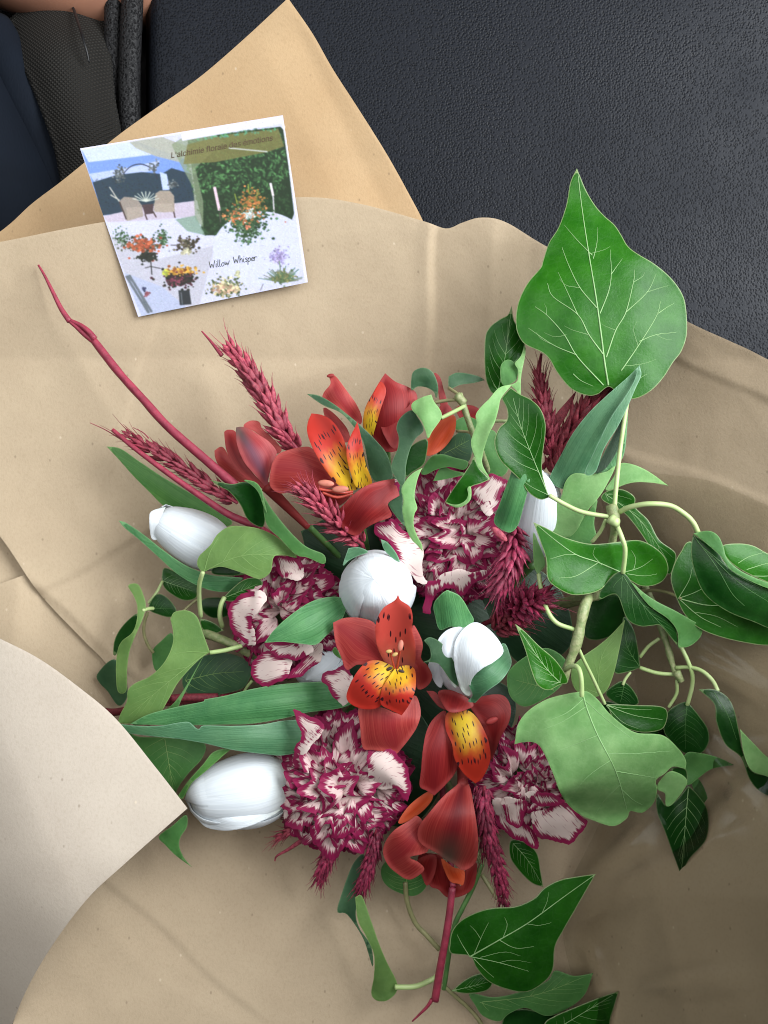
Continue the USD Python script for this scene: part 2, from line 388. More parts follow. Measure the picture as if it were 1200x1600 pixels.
def kraft(name, c1, c2, rough=0.75):
    nodes = {'g': ('geometry', {}), 'n1': ('noise_texture', {'scale': 30.0, 'detail': 4.0}), 'n2': ('noise_texture', {'scale': 1000.0, 'detail': 5.0, 'roughness': 0.75}),
             'mp': ('mapping', {'scale': (1.0, 0.7, 1.0), 'rotation': (0, 0, 0.5)}),
             'v': ('voronoi_texture', {'scale': 230.0, 'randomness': 1.0}), 'vr': ('map_range', {'from_min': 0.05, 'from_max': 0.14, 'to_min': 1.0, 'to_max': 0.0, 'clamp': True}),
             'sc': ('separate_color', {}), 'th': ('math', {'math_type': 'greater_than', 'value2': 0.80}), 'fk': ('math', {'math_type': 'multiply'}), 'fk2': ('math', {'math_type': 'multiply', 'value2': 0.42}),
             'th2': ('math', {'math_type': 'less_than', 'value2': 0.10}), 'fl': ('math', {'math_type': 'multiply'}), 'fl2': ('math', {'math_type': 'multiply', 'value2': 0.5}),
             'c': ('mix', {'color1': c1, 'color2': c2}), 'r': ('map_range', {'from_min': 0.3, 'from_max': 0.7, 'clamp': True}),
             'd': ('mix', {'mix_type': 'multiply', 'color2': (0.78, 0.75, 0.7)}), 'r2': ('map_range', {'from_min': 0.48, 'from_max': 0.72, 'to_max': 0.5, 'clamp': True}),
             'dk': ('mix', {'color2': (0.12, 0.085, 0.05)}), 'lt': ('mix', {'color2': (0.66, 0.56, 0.42)}),
             'b': ('bump', {'strength': 0.35, 'distance': 0.0004}), 'p': ('principled_bsdf', {'roughness': rough, 'specular_ior_level': 0.25}),
             't': ('translucent_bsdf', {'color': (0.5, 0.33, 0.16)}), 'm': ('mix_closure', {'fac': 0.06})}
    links = [('g.position', 'n1.vector'), ('g.position', 'mp.vector'), ('mp.vector', 'n2.vector'), ('mp.vector', 'v.vector'), ('v.distance', 'vr.value'), ('v.color', 'sc.color'),
             ('sc.r', 'th.value1'), ('vr.result', 'fk.value1'), ('th.value', 'fk.value2'), ('fk.value', 'fk2.value1'), ('sc.r', 'th2.value1'), ('vr.result', 'fl.value1'), ('th2.value', 'fl.value2'), ('fl.value', 'fl2.value1'),
             ('n1.fac', 'r.value'), ('r.result', 'c.fac'), ('c.color', 'd.color1'), ('n2.fac', 'r2.value'), ('r2.result', 'd.fac'),
             ('d.color', 'dk.color1'), ('fk2.value', 'dk.fac'), ('dk.color', 'lt.color1'), ('fl2.value', 'lt.fac'), ('lt.color', 'p.base_color'),
             ('n2.fac', 'b.height'), ('b.normal', 'p.normal'), ('p.BSDF', 'm.closure1'), ('t.BSDF', 'm.closure2')]
    mat(name, nodes, links, 'm.closure')
kraft('kraft_warm', (0.46, 0.31, 0.17), (0.50, 0.35, 0.20))
kraft('kraft_inner', (0.415, 0.325, 0.222), (0.46, 0.365, 0.252))
kraft('kraft_pale', (0.45, 0.39, 0.325), (0.49, 0.43, 0.36))

def leather(name, a, b, scale, rough, strength):
    nodes = {'g': ('geometry', {}), 'n': ('noise_texture', {'scale': 260.0, 'detail': 2.0}), 'ms': ('vector_math', {'math_type': 'scale', 'scale': 0.0012}), 'av': ('vector_math', {'math_type': 'add'}),
             'v': ('voronoi_texture', {'feature': 'smooth_f1', 'scale': scale, 'smoothness': 0.2, 'randomness': 0.85}),
             'r': ('map_range', {'from_min': 0.0, 'from_max': 0.6, 'to_min': 0.0, 'to_max': 1.0, 'clamp': True}),
             'c': ('mix', {'color1': a, 'color2': b}), 'b': ('bump', {'strength': strength, 'distance': 0.0006}),
             'nf': ('noise_texture', {'scale': 2500.0, 'detail': 2.0}), 'ad': ('math', {'math_type': 'multiply_add', 'value2': 0.12}),
             'lf': ('noise_texture', {'scale': 14.0, 'detail': 5.0, 'roughness': 0.65}), 'lr': ('map_range', {'from_min': 0.3, 'from_max': 0.7, 'to_min': rough - .08, 'to_max': rough + .12}), 'p': ('principled_bsdf', {'specular_ior_level': 0.15})}
    links = [('g.position', 'lf.vector'), ('lf.fac', 'lr.value'), ('lr.result', 'p.roughness'), ('g.position', 'n.vector'), ('n.color', 'ms.vector1'), ('g.position', 'av.vector1'), ('ms.vector', 'av.vector2'), ('av.vector', 'v.vector'), ('g.position', 'nf.vector'),
             ('v.distance', 'r.value'), ('r.result', 'c.fac'), ('c.color', 'p.base_color'), ('nf.fac', 'ad.value1'), ('r.result', 'ad.value3'), ('ad.value', 'b.height'), ('b.normal', 'p.normal')]
    mat(name, nodes, links, 'p.BSDF')
leather('leather', (0.0015, 0.0018, 0.0026), (0.009, 0.0108, 0.0155), 760.0, 0.45, 0.42)
leather('leather_trim', (0.004, 0.004, 0.0045), (0.016, 0.016, 0.017), 650.0, 0.4, 1.0)
mat('woven', {'g': ('geometry', {}), 'mp': ('mapping', {'rotation': (0, 0, 0.75)}), 'w1': ('wave_texture', {'bands_direction': 'x', 'scale': 200.0, 'distortion': 1.0}), 'w2': ('wave_texture', {'bands_direction': 'y', 'scale': 200.0, 'distortion': 1.0}),
              'mu': ('math', {'math_type': 'multiply'}), 'c': ('mix', {'color1': (0.006, 0.0055, 0.0045), 'color2': (0.025, 0.022, 0.018)}), 'b': ('bump', {'strength': 0.7, 'distance': 0.0012}), 'p': ('principled_bsdf', {'roughness': 0.75, 'specular_ior_level': 0.3})},
    [('g.position', 'mp.vector'), ('mp.vector', 'w1.vector'), ('mp.vector', 'w2.vector'), ('w1.fac', 'mu.value1'), ('w2.fac', 'mu.value2'), ('mu.value', 'c.fac'), ('mu.value', 'b.height'), ('c.color', 'p.base_color'), ('b.normal', 'p.normal')], 'p.BSDF')
mat('denim', {'g': ('geometry', {}), 'mp': ('mapping', {'rotation': (0, 0, 0.6), 'scale': (1, 0.4, 1)}), 'w': ('noise_texture', {'scale': 900.0, 'detail': 2.0}), 'n': ('noise_texture', {'scale': 40.0, 'detail': 3.0}),
              'c': ('mix', {'color1': (0.0012, 0.003, 0.007), 'color2': (0.0025, 0.006, 0.013)}), 'b': ('bump', {'strength': 0.4, 'distance': 0.0006}), 'p': ('principled_bsdf', {'roughness': 0.85, 'specular_ior_level': 0.2})},
    [('g.position', 'mp.vector'), ('mp.vector', 'w.vector'), ('g.position', 'n.vector'), ('n.fac', 'c.fac'), ('w.fac', 'b.height'), ('c.color', 'p.base_color'), ('b.normal', 'p.normal')], 'p.BSDF')
simple('skin', (0.34, 0.16, 0.10), 0.5, (0.30, 0.14, 0.09), 60, sss=0.1)
simple('trim_dark', (0.006, 0.006, 0.007), 0.5)

# clear film: mostly seen through, gloss by fresnel
mat('clear_film', {'t': ('transparent_bsdf', {'color': (0.93, 0.93, 0.91)}), 'gl': ('glossy_bsdf', {'roughness': 0.24, 'color': (0.55, 0.58, 0.58)}), 'f': ('fresnel', {'IOR': 1.3}), 'm': ('mix_closure', {})},
    [('f.fac', 'm.fac'), ('t.BSDF', 'm.closure1'), ('gl.BSDF', 'm.closure2')], 'm.closure')

# petals
mat('tulip_petal', {'t': ('translucent_bsdf', {}), 'm': ('mix_closure', {'fac': 0.08}), 'tc': ('texture_coordinate', {}), 'mp': ('mapping', {'scale': (34.0, 0.8, 1.0)}), 'n': ('noise_texture', {'scale': 1.0, 'detail': 4.0}), 'r': ('map_range', {'from_min': 0.35, 'from_max': 0.65, 'clamp': True}),
                    'sx': ('separate_xyz', {}), 'br': ('map_range', {'from_min': 0.0, 'from_max': 0.3, 'to_min': 0.45, 'to_max': 0.0, 'clamp': True}),
                    'c': ('mix', {'color1': (0.72, 0.78, 0.835), 'color2': (0.77, 0.825, 0.865)}), 'c2': ('mix', {'color2': (0.52, 0.62, 0.40)}), 'b': ('bump', {'strength': 0.3, 'distance': 0.0006}),
                    'p': ('principled_bsdf', {'roughness': 0.55, 'specular_ior_level': 0.2, 'subsurface_weight': 0.12, 'subsurface_scale': 0.004, 'subsurface_radius': (1.0, 0.95, 0.85), 'sheen_weight': 0.05})},
    [('tc.UV', 'mp.vector'), ('mp.vector', 'n.vector'), ('n.fac', 'r.value'), ('r.result', 'c.fac'), ('tc.UV', 'sx.vector'), ('sx.y', 'br.value'), ('br.result', 'c2.fac'), ('c.color', 'c2.color1'), ('c2.color', 'p.base_color'), ('n.fac', 'b.height'), ('b.normal', 'p.normal'), ('c2.color', 't.color'), ('p.BSDF', 'm.closure1'), ('t.BSDF', 'm.closure2')], 'm.closure')

def carn_mat(name, cream1, cream2, crim, lo=0.10, hi=0.52):
    mat(name, {'tc': ('texture_coordinate', {}), 'at': ('attribute', {'attribute': 'edge'}),
                     'mp': ('mapping', {'scale': (30.0, 1.3, 1.0)}), 'n': ('noise_texture', {'scale': 1.0, 'detail': 3.0, 'roughness': 0.6}),
                     'mp2': ('mapping', {'scale': (34.0, 4.0, 1.0)}), 'n2': ('noise_texture', {'scale': 1.0, 'detail': 1.0}),
                     's': ('math', {'math_type': 'multiply_add', 'value2': -0.9}), 'e': ('map_range', {'range_type': 'smoothstep', 'from_min': lo - .50, 'from_max': lo - .34, 'to_min': 1.0, 'to_max': 0.0, 'clamp': True}),
                     'f': ('map_range', {'from_min': 0.63, 'from_max': 0.70, 'to_min': 0.0, 'to_max': 0.7, 'clamp': True}),
                     'mx': ('math', {'math_type': 'maximum'}), 'ng': ('noise_texture', {'scale': 1.0, 'detail': 2.0}), 'mp3': ('mapping', {'scale': (3.0, 1.5, 1.0)}),
                     'c': ('mix', {'color1': cream1, 'color2': cream2}), 'c2': ('mix', {'color2': crim}),
                     'p': ('principled_bsdf', {'roughness': 0.6, 'specular_ior_level': 0.25, 'sheen_weight': 0.1}), 't': ('translucent_bsdf', {}), 'm': ('mix_closure', {'fac': 0.22})},
    [('tc.UV', 'mp.vector'), ('mp.vector', 'n.vector'), ('tc.UV', 'mp2.vector'), ('mp2.vector', 'n2.vector'), ('n.fac', 's.value1'), ('at.fac', 's.value3'), ('s.value', 'e.value'),
     ('n2.fac', 'f.value'), ('e.result', 'mx.value1'), ('f.result', 'mx.value2'), ('tc.UV', 'mp3.vector'), ('mp3.vector', 'ng.vector'), ('ng.fac', 'c.fac'), ('c.color', 'c2.color1'), ('mx.value', 'c2.fac'),
     ('c2.color', 'p.base_color'), ('c2.color', 't.color'), ('p.BSDF', 'm.closure1'), ('t.BSDF', 'm.closure2')], 'm.closure')
carn_mat('carnation_petal', (0.70, 0.46, 0.45), (0.77, 0.63, 0.61), (0.25, 0.006, 0.062), lo=0.245)
carn_mat('carnation_outer', (0.72, 0.56, 0.52), (0.80, 0.69, 0.65), (0.26, 0.008, 0.065), lo=0.26)

def alstro(name, c1, c2, dark, stripe=0.5, tip=None):
    """red tepal: fine lengthwise streaks, a darker centre, an optional tip colour"""
    nodes = {'tc': ('texture_coordinate', {}), 'mp': ('mapping', {'scale': (52.0, 1.1, 1.0)}), 'n': ('noise_texture', {'scale': 1.0, 'detail': 4.0}), 'r': ('map_range', {'from_min': 0.38, 'from_max': 0.66, 'clamp': True}),
             'sx': ('separate_xyz', {}), 'a': ('math', {'math_type': 'subtract', 'value2': 0.5}), 'ab': ('math', {'math_type': 'absolute'}),
             'sr': ('map_range', {'from_min': 0.03, 'from_max': 0.24, 'to_min': stripe, 'to_max': 0.0, 'clamp': True}),
             'tr': ('map_range', {'from_min': 0.62, 'from_max': 1.0, 'to_min': 0.0, 'to_max': 0.9 if tip else 0.0, 'clamp': True}), 'tm': ('math', {'math_type': 'multiply'}), 'tw': ('map_range', {'from_min': 0.05, 'from_max': 0.35, 'to_min': 1.0, 'to_max': 0.1, 'clamp': True}),
             'c': ('mix', {'color1': c1, 'color2': c2}), 'c2': ('mix', {'color2': dark}), 'at': ('attribute', {'attribute': 'edge'}), 'er': ('map_range', {'range_type': 'smoothstep', 'from_min': 0.1, 'from_max': 1.0, 'to_min': 0.42, 'to_max': 0.0, 'clamp': True}), 'c4': ('mix', {'color2': tuple(min(.7, x * 1.25 + .05) for x in c2)}), 'c3': ('mix', {'color2': tip or dark}), 'b': ('bump', {'strength': 0.2, 'distance': 0.0005}),
             'p': ('principled_bsdf', {'roughness': 0.5, 'specular_ior_level': 0.3}), 't': ('translucent_bsdf', {}), 'm': ('mix_closure', {'fac': 0.3})}
    links = [('tc.UV', 'mp.vector'), ('mp.vector', 'n.vector'), ('n.fac', 'r.value'), ('r.result', 'c.fac'), ('tc.UV', 'sx.vector'), ('sx.x', 'a.value1'), ('a.value', 'ab.value1'), ('ab.value', 'sr.value'), ('sr.result', 'c2.fac'), ('c.color', 'c2.color1'),
             ('sx.y', 'tr.value'), ('ab.value', 'tw.value'), ('tr.result', 'tm.value1'), ('tw.result', 'tm.value2'), ('tm.value', 'c3.fac'), ('c2.color', 'c4.color1'), ('at.fac', 'er.value'), ('er.result', 'c4.fac'), ('c4.color', 'c3.color1'), ('c3.color', 'p.base_color'), ('c3.color', 't.color'), ('n.fac', 'b.height'), ('b.normal', 'p.normal'), ('p.BSDF', 'm.closure1'), ('t.BSDF', 'm.closure2')]
    mat(name, nodes, links, 'm.closure')
alstro('tepal_coral', (0.35, 0.030, 0.032), (0.47, 0.068, 0.055), (0.30, 0.02, 0.03), 0.6)
alstro('tepal_red', (0.24, 0.012, 0.014), (0.35, 0.028, 0.026), (0.17, 0.008, 0.014), 0.5)
alstro('tepal_deep', (0.22, 0.012, 0.013), (0.30, 0.022, 0.02), (0.12, 0.006, 0.010), 0.5)
alstro('tepal_tip', (0.30, 0.022, 0.022), (0.42, 0.05, 0.042), (0.13, 0.008, 0.014), 0.8, tip=(0.08, 0.07, 0.05))
alstro('tepal_purple', (0.35, 0.04, 0.05), (0.44, 0.07, 0.07), (0.20, 0.08, 0.12), 0.9, tip=(0.08, 0.08, 0.06))
alstro('tepal_orange', (0.50, 0.05, 0.012), (0.58, 0.085, 0.02), (0.38, 0.03, 0.01), 0.3)
def spotted(name, red, yellow, y0, y1, xw, dash=0.72, cell=(14.0, 5.0)):
    """inner tepal: yellow patch, dark dashes along the petal"""
    nodes = {'tc': ('texture_coordinate', {}), 'sx': ('separate_xyz', {}), 'a': ('math', {'math_type': 'subtract', 'value2': 0.5}), 'ab': ('math', {'math_type': 'absolute'}),
             'xr': ('map_range', {'range_type': 'smoothstep', 'from_min': xw * .45, 'from_max': xw * 1.2, 'to_min': 1.0, 'to_max': 0.0, 'clamp': True}),
             'n0': ('noise_texture', {'scale': 7.0, 'detail': 3.0}), 'yo': ('math', {'math_type': 'multiply_add', 'value2': 0.22}),
             'yr': ('map_range', {'range_type': 'smoothstep', 'from_min': y1 - .22, 'from_max': y1 + .26, 'to_min': 1.0, 'to_max': 0.0, 'clamp': True}),
             'yr0': ('map_range', {'range_type': 'smoothstep', 'from_min': y0 - .08, 'from_max': y0 + .08, 'to_min': 0.0, 'to_max': 1.0, 'clamp': True}),
             'm1': ('math', {'math_type': 'multiply'}), 'm2': ('math', {'math_type': 'multiply'}),
             'c': ('mix', {'color1': red, 'color2': yellow}),
             'mp': ('mapping', {'scale': (cell[0], cell[1], 1.0)}), 'v': ('voronoi_texture', {'dimensions': '2D', 'scale': 1.0, 'randomness': 0.75}),
             'd': ('map_range', {'from_min': 0.17, 'from_max': 0.23, 'to_min': 1.0, 'to_max': 0.0, 'clamp': True}), 'sc': ('separate_color', {}), 'k': ('math', {'math_type': 'less_than', 'value2': dash}), 'dm': ('math', {'math_type': 'multiply'}),
             'dr': ('map_range', {'from_min': 0.72, 'from_max': 0.80, 'to_min': 1.0, 'to_max': 0.0, 'clamp': True}), 'dm2': ('math', {'math_type': 'multiply'}),
             'c2': ('mix', {'color2': (0.035, 0.006, 0.010)}),
             'p': ('principled_bsdf', {'roughness': 0.5, 'specular_ior_level': 0.3}), 't': ('translucent_bsdf', {}), 'm': ('mix_closure', {'fac': 0.2})}
    links = [('tc.UV', 'sx.vector'), ('sx.x', 'a.value1'), ('a.value', 'ab.value1'), ('ab.value', 'xr.value'), ('tc.UV', 'n0.vector'), ('n0.fac', 'yo.value1'), ('sx.y', 'yo.value3'), ('yo.value', 'yr.value'), ('sx.y', 'yr0.value'),
             ('xr.result', 'm1.value1'), ('yr.result', 'm1.value2'), ('m1.value', 'm2.value1'), ('yr0.result', 'm2.value2'), ('m2.value', 'c.fac'),
             ('tc.UV', 'mp.vector'), ('mp.vector', 'v.vector'), ('v.distance', 'd.value'), ('v.color', 'sc.color'), ('sc.r', 'k.value1'), ('d.result', 'dm.value1'), ('k.value', 'dm.value2'), ('sx.y', 'dr.value'), ('dr.result', 'dm2.value1'), ('dm.value', 'dm2.value2'),
             ('dm2.value', 'c2.fac'), ('c.color', 'c2.color1'), ('c2.color', 'p.base_color'), ('c2.color', 't.color'), ('p.BSDF', 'm.closure1'), ('t.BSDF', 'm.closure2')]
    mat(name, nodes, links, 'm.closure')
spotted('tepal_yellow', (0.44, 0.026, 0.016), (0.66, 0.43, 0.022), 0.0, 0.47, 0.42)
spotted('tepal_yellow_deep', (0.40, 0.025, 0.012), (0.60, 0.41, 0.022), 0.06, 0.58, 0.36)
spotted('tepal_spotted', (0.50, 0.060, 0.045), (0.46, 0.12, 0.08), 0.0, 0.35, 0.5, dash=0.5, cell=(11.0, 5.0))
mat('print', {'a': ('attribute', {'attribute': 'paint'}), 'p': ('principled_bsdf', {'roughness': 0.4, 'specular_ior_level': 0.4})}, [('a.color', 'p.base_color')], 'p.BSDF')
simple('card_stock', (0.78, 0.77, 0.78), 0.6)
simple('ink', (0.10, 0.06, 0.03), 0.6)
simple('ink_green', (0.05, 0.06, 0.03), 0.6)

# ================================================================ SETTING: seat, person
SEAT = -78.0
seat = thing('car_seat', 'black grained leather car seat under the paper with a rough edge trim', 'car seat', P(600, 800, SEAT))
def grid(x0, x1, y0, y1, nx, ny, zf):
    X, Y = np.meshgrid(np.linspace(x0, x1, nx), np.linspace(y0, y1, ny))
    v = np.c_[X.ravel(), Y.ravel(), zf(X, Y).ravel()]
    i = (np.arange(ny - 1)[:, None] * nx + np.arange(nx - 1)[None]).ravel()
    return v, np.vstack([np.c_[i, i + 1, i + nx + 1], np.c_[i, i + nx + 1, i + nx]])
xl = P(218, 0, SEAT)[0]
def seat_z(X, Y):
    e = np.clip((X - xl) / 22.0, 0, 1)
    return SEAT - 10 * (1 - np.sqrt(np.clip(1 - (1 - e)**2, 0, 1))) + 3.0 * np.sin(X / 130.0) + 2.0 * np.cos(Y / 110.0 + 1)
v, f = grid(xl, 420, -420, 420, 130, 110, seat_z)
v, f = solidify(v, f, 25.0)
obj('seat_cushion', v, f, 'leather', seat)
c = [(P(205 + 3 * math.sin(t * 2), -160 + t * 130, SEAT - 4)) for t in np.linspace(0, 6.5, 30)]
obj('edge_trim', *tube(np.array(c), 5.8, 14), 'leather_trim', seat, label='smooth rolled edge strip beside the cushion')
c = [(P(174 + 4 * math.sin(t * 1.3), -160 + t * 130, SEAT - 8)) for t in np.linspace(0, 6.5, 30)]
obj('edge_trim', *tube(np.array(c), 4.6 + 0.5 * np.sin(np.linspace(0, 9, 30)), 14), 'leather_trim', seat, label='rough outer edge strip with glints')
v, f = grid(-420, xl + 2, -420, 420, 40, 60, lambda X, Y: SEAT - 45 + 0 * X)
v, f = solidify(v, f, 5.0)
fl = obj('seat_base', v, f, 'trim_dark', seat)

bol = thing('fabric_bolster', 'dark grey woven fabric bolster in the top left corner', 'bolster', P(100, 120, -95))
ZA = (0, 0, 2.0)
def bulge(xy, cx=95, cy=150, a=78, b=260):
    q = ((xy[:, 0] - cx) / a)**2 + ((xy[:, 1] - cy) / b)**2
    return 0 * q
sheet('bolster_cover', bol, 'woven', ZA, [(24, 75), (62, 28), (130, 8), (220, 16), (312, 42), (345, 150), (360, 300), (380, 460), (330, 620), (215, 640), (165, 455), (95, 265), (40, 150)],
      [(140, 10), (180, 200), (250, 450), (280, 630)], [-92, -64, -60, -60, -64, -68], curl=-26, thick=6.0, h=5.0)
sheet('bolster_seam', bol, 'trim_dark', ZA, [(222, 16), (236, 60), (262, 140), (275, 190), (279, 190), (268, 140), (243, 60), (228, 17)], [(225, 16), (277, 190)], [-86, -62, -61.5], curl=0, thick=1.0, h=3.0)

person = thing('person', 'person in dark blue jeans, part of a leg and bare arm at left edge', 'person', P(-40, 200, -70))
def limb(pts, rads, sides=28):
    c = spline(np.array(pts, float), n=40)
    r = np.interp(np.linspace(0, 1, 40), np.linspace(0, 1, len(rads)), rads)
    return tube(c, r, sides)
# a forearm resting beyond the bolster, and the thigh in jeans
v, f = limb([P(-60, -120, -85), P(40, -60, -92), P(170, -25, -98), P(300, -45, -102)], [30, 27, 24, 22])
obj('forearm', v, f, 'skin', person)
v, f = limb([P(-190, -30, -70), P(-95, 150, -72), P(-15, 300, -76), P(60, 470, -82)], [36, 35, 33, 30])
v = v + 0.8 * (meshkit.fbm(v / 16.0, 3, 5)[:, None] - .5) * np.array([1, 1, 2])
tr = obj('trouser_leg', v, f, 'denim', person, label='dark blue denim trouser leg')
c = P([-4, 30, 75, 92, 110], [100, 165, 245, 280, 330], [-41, -42, -45, -46, -49])
v, f = limb([P(-20, 50, -84), P(35, 150, -80), P(75, 240, -84), P(120, 380, -92)], [14, 15, 15, 14])
obj('trouser_fold', v, f, 'denim', person)

# ================================================================ PAPER
def paper_z(xy):
    x, y = xy[:, 0], xy[:, 1]
    r = np.hypot(x - 640, y - 1010)
    z = np.interp(r, [0, 60, 150, 300, 450, 650, 900, 1300], [-72, -66, -40, -8, 6, 15, 22, 28])
    s = np.clip(x - 880, 0, None); z = z + (0.13 + 0.07 * np.clip((y - 1150) / 250, 0, 1)) * s**2 / (s + 60)
    t = np.clip(560 - y, 0, None); z = z + 0.05 * t
    e = np.clip(x - 1215, 0, 240) * np.clip((y - 860) / 380, 0, 1); z = z + 100 * np.clip(e / 210, 0, 1)**1.25
    return z
def tent(xy, a, b, w, amp):
    a, b = np.array(a, float), np.array(b, float)
    t = (b - a) / np.linalg.norm(b - a)
    r = xy - a; s = r @ t
    d = np.abs(r[:, 0] * t[1] - r[:, 1] * t[0])
    L = np.linalg.norm(b - a)
    fade = np.clip(s / 40 + 1, 0, 1) * np.clip((L - s) / 80 + 0.5, 0, 1)
    return amp * fade * np.clip(1 - d / w, 0, 1)
def crease(xy, a, b, w1, w2, amp):
    """a sharp fold with a short face on one side and a long one on the other"""
    a, b = np.array(a, float), np.array(b, float)
    L = np.linalg.norm(b - a); t = (b - a) / L
    r = xy - a; q = r @ t; d = r[:, 0] * t[1] - r[:, 1] * t[0]
    d = d + 3 * np.sin(q / 37.0)
    fade = np.clip(q / 40 + 1, 0, 1) * np.clip((L - q) / 90 + .6, 0, 1)
    return amp * fade * np.clip(1 - np.where(d > 0, d / w2, -d / w1), 0, 1)
def main_fold(xy):
    z = paper_z(xy)
    z = z + crease(xy, (684, 335), (668, 640), 8, 220, -2.2) + crease(xy, (778, 318), (752, 600), 120, 60, 3.2)
    z = z + crease(xy, (-40, 830), (300, 1130), 8, 110, 1.3) + crease(xy, (60, 930), (270, 820), 120, 8, -1.0) + crease(xy, (930, 690), (1250, 800), 160, 10, .6)
    z = z + crease(xy, (1035, 545), (1230, 640), 6, 40, .7) + crease(xy, (120, 1330), (420, 1600), 8, 220, .6) + crease(xy, (310, 300), (150, 820), 8, 240, -.7)
    z = z + tent(xy, (1010, 1320), (1080, 1600), 120, 2.5)
    z = z + 1.2 * (meshkit.fbm(np.c_[xy / 170.0, np.full(len(xy), 4.4)], 3, 11) - 0.5) + 0.5 * (meshkit.fbm(np.c_[xy / 40.0, np.full(len(xy), 1.4)], 2, 12) - 0.5)
    return z
wrap = thing('wrapping_paper', 'large kraft paper wrap opened into a shallow cone around the bouquet', 'wrapping paper', P(640, 1010, -60))
sheet('main_sheet', wrap, 'kraft_inner', None,
      [(-260, 440, 1), (-120, 398), (0, 378), (100, 358), (180, 344), (330, 322), (470, 308), (560, 318), (660, 345), (697, 357), (722, 348), (752, 340), (790, 347), (852, 384), (960, 440), (1075, 503), (1140, 533), (1200, 562), (1440, 690, 1),
       (1500, 1100), (1440, 1830, 1), (900, 1830), (10, 1830, 1), (5, 1680), (20, 1600), (60, 1510), (130, 1412), (215, 1325), (262, 1240), (238, 1140), (170, 1042), (130, 1000), (60, 925), (0, 838), (-90, 730), (-260, 560, 1)],
      [(640, 300), (640, 1700)], 0, fn=main_fold, thick=0.2, h=6.0)
sheet('under_sheet', wrap, 'kraft_inner', None,
      [(-260, 1000, 1), (0, 912), (62, 888, 1), (150, 960), (300, 1100, 1), (260, 1300), (60, 1380), (-260, 1340, 1)],
      [(-200, 1150), (300, 1150)], -2.5, fn=lambda xy: paper_z(xy) + 2 * (meshkit.fbm(np.c_[xy / 90.0, np.full(len(xy), 1.4)], 2, 3) - .5) + tent(xy, (30, 900), (20, 1010), 40, 2.0), thick=0.25, h=9.0)
sheet('under_sheet', wrap, 'kraft_inner', None,
      [(-260, 640, 1), (-60, 760), (80, 880), (180, 1000, 1), (20, 1120), (-260, 1180, 1)],
      [(-200, 900), (200, 900)], -5.0, fn=lambda xy: paper_z(xy), thick=0.25, h=9.0)
def flap_z(xy):
    x, y = xy[:, 0], xy[:, 1]
    d = ((293 - x) * 0.9 + (y - 1262) * 0.15)       # distance back from the corner
    z = 50 + 14 * np.sin(np.clip(d / 330, 0, 1.2) * 2.2) - 0.0009 * np.clip(y - 1330, 0, None)**1.85
    z = z - 34 * np.clip((130 - x + (y - 1420) * 0.45) / 330, 0, 1)**1.6
    return z + 2 * (meshkit.fbm(np.c_[xy / 130.0, np.full(len(xy), 7.4)], 2, 9) - .5)
sheet('folded_flap', wrap, 'kraft_pale', None,
      [(-260, 880, 1), (-100, 950), (0, 998), (62, 1030), (122, 1073), (180, 1122), (240, 1195), (293, 1263, 1), (200, 1345), (130, 1412), (60, 1512), (16, 1610), (-20, 1750), (-260, 1780, 1)],
      [(293, 1263), (-200, 1300)], 0, fn=flap_z, thick=0.3, h=7.0, label='pale corner of the paper folded over from the left')

back = thing('kraft_sheet', 'warmer brown sheet of kraft paper with its pointed corner at top', 'paper sheet', P(450, 300, 0))
sheet('paper', back, 'kraft_warm', None,
      [(450, -3, 1), (488, 52), (520, 108), (560, 170), (605, 242), (640, 305), (664, 352), (700, 440, 1), (500, 560), (200, 560), (-260, 700, 1), (-260, 520), (-100, 425), (0, 362), (50, 318), (100, 280), (180, 215), (235, 175), (310, 122), (380, 62)],
      [(450, 0), (300, 500)], [16, 2, -10], fn=lambda xy: 3 * (meshkit.fbm(np.c_[xy / 150.0, np.full(len(xy), 2.2)], 2, 8) - .5) + 0.03 * np.clip(250 - xy[:, 1], 0, None) - tent(xy, (470, 60), (640, 400), 60, 1.2), thick=0.3, h=8.0)

# clear film over the right of the paper
film = thing('clear_film', 'creased clear plastic film lying over the dark paper at lower right', 'plastic film', P(1100, 1300, 20))
def film_z(xy):
    z = main_fold(xy) + 6.0
    for a, b, w, s in (((880, 1430), (1010, 1290), 26, 2.2), ((900, 1425), (1160, 1290), 30, 2.4), ((1050, 1010), (1190, 1080), 22, 2.5), ((1080, 1000), (1150, 1040), 12, 2.0), ((1080, 1150), (1180, 1260), 30, 2.6), ((1190, 1200), (1100, 1300), 24, 2.2), ((930, 1500), (960, 1610), 20, 2.), ((1040, 1540), (1160, 1520), 22, 2)):
        z = z + tent(xy, a, b, w, s)
    return z + 1.3 * meshkit.fbm(np.c_[xy / 110.0, np.full(len(xy), 6.2)], 3, 21)
sheet('film', film, 'clear_film', None, [(925, 690, 1), (1010, 735), (1110, 752), (1222, 800, 1), (1224, 1780, 1), (1000, 1780, 1), (905, 1560), (880, 1420), (930, 1300), (1000, 1150), (960, 900)],
      [(1150, 700), (1150, 1700)], 0, fn=film_z, thick=0.05, h=6.0)

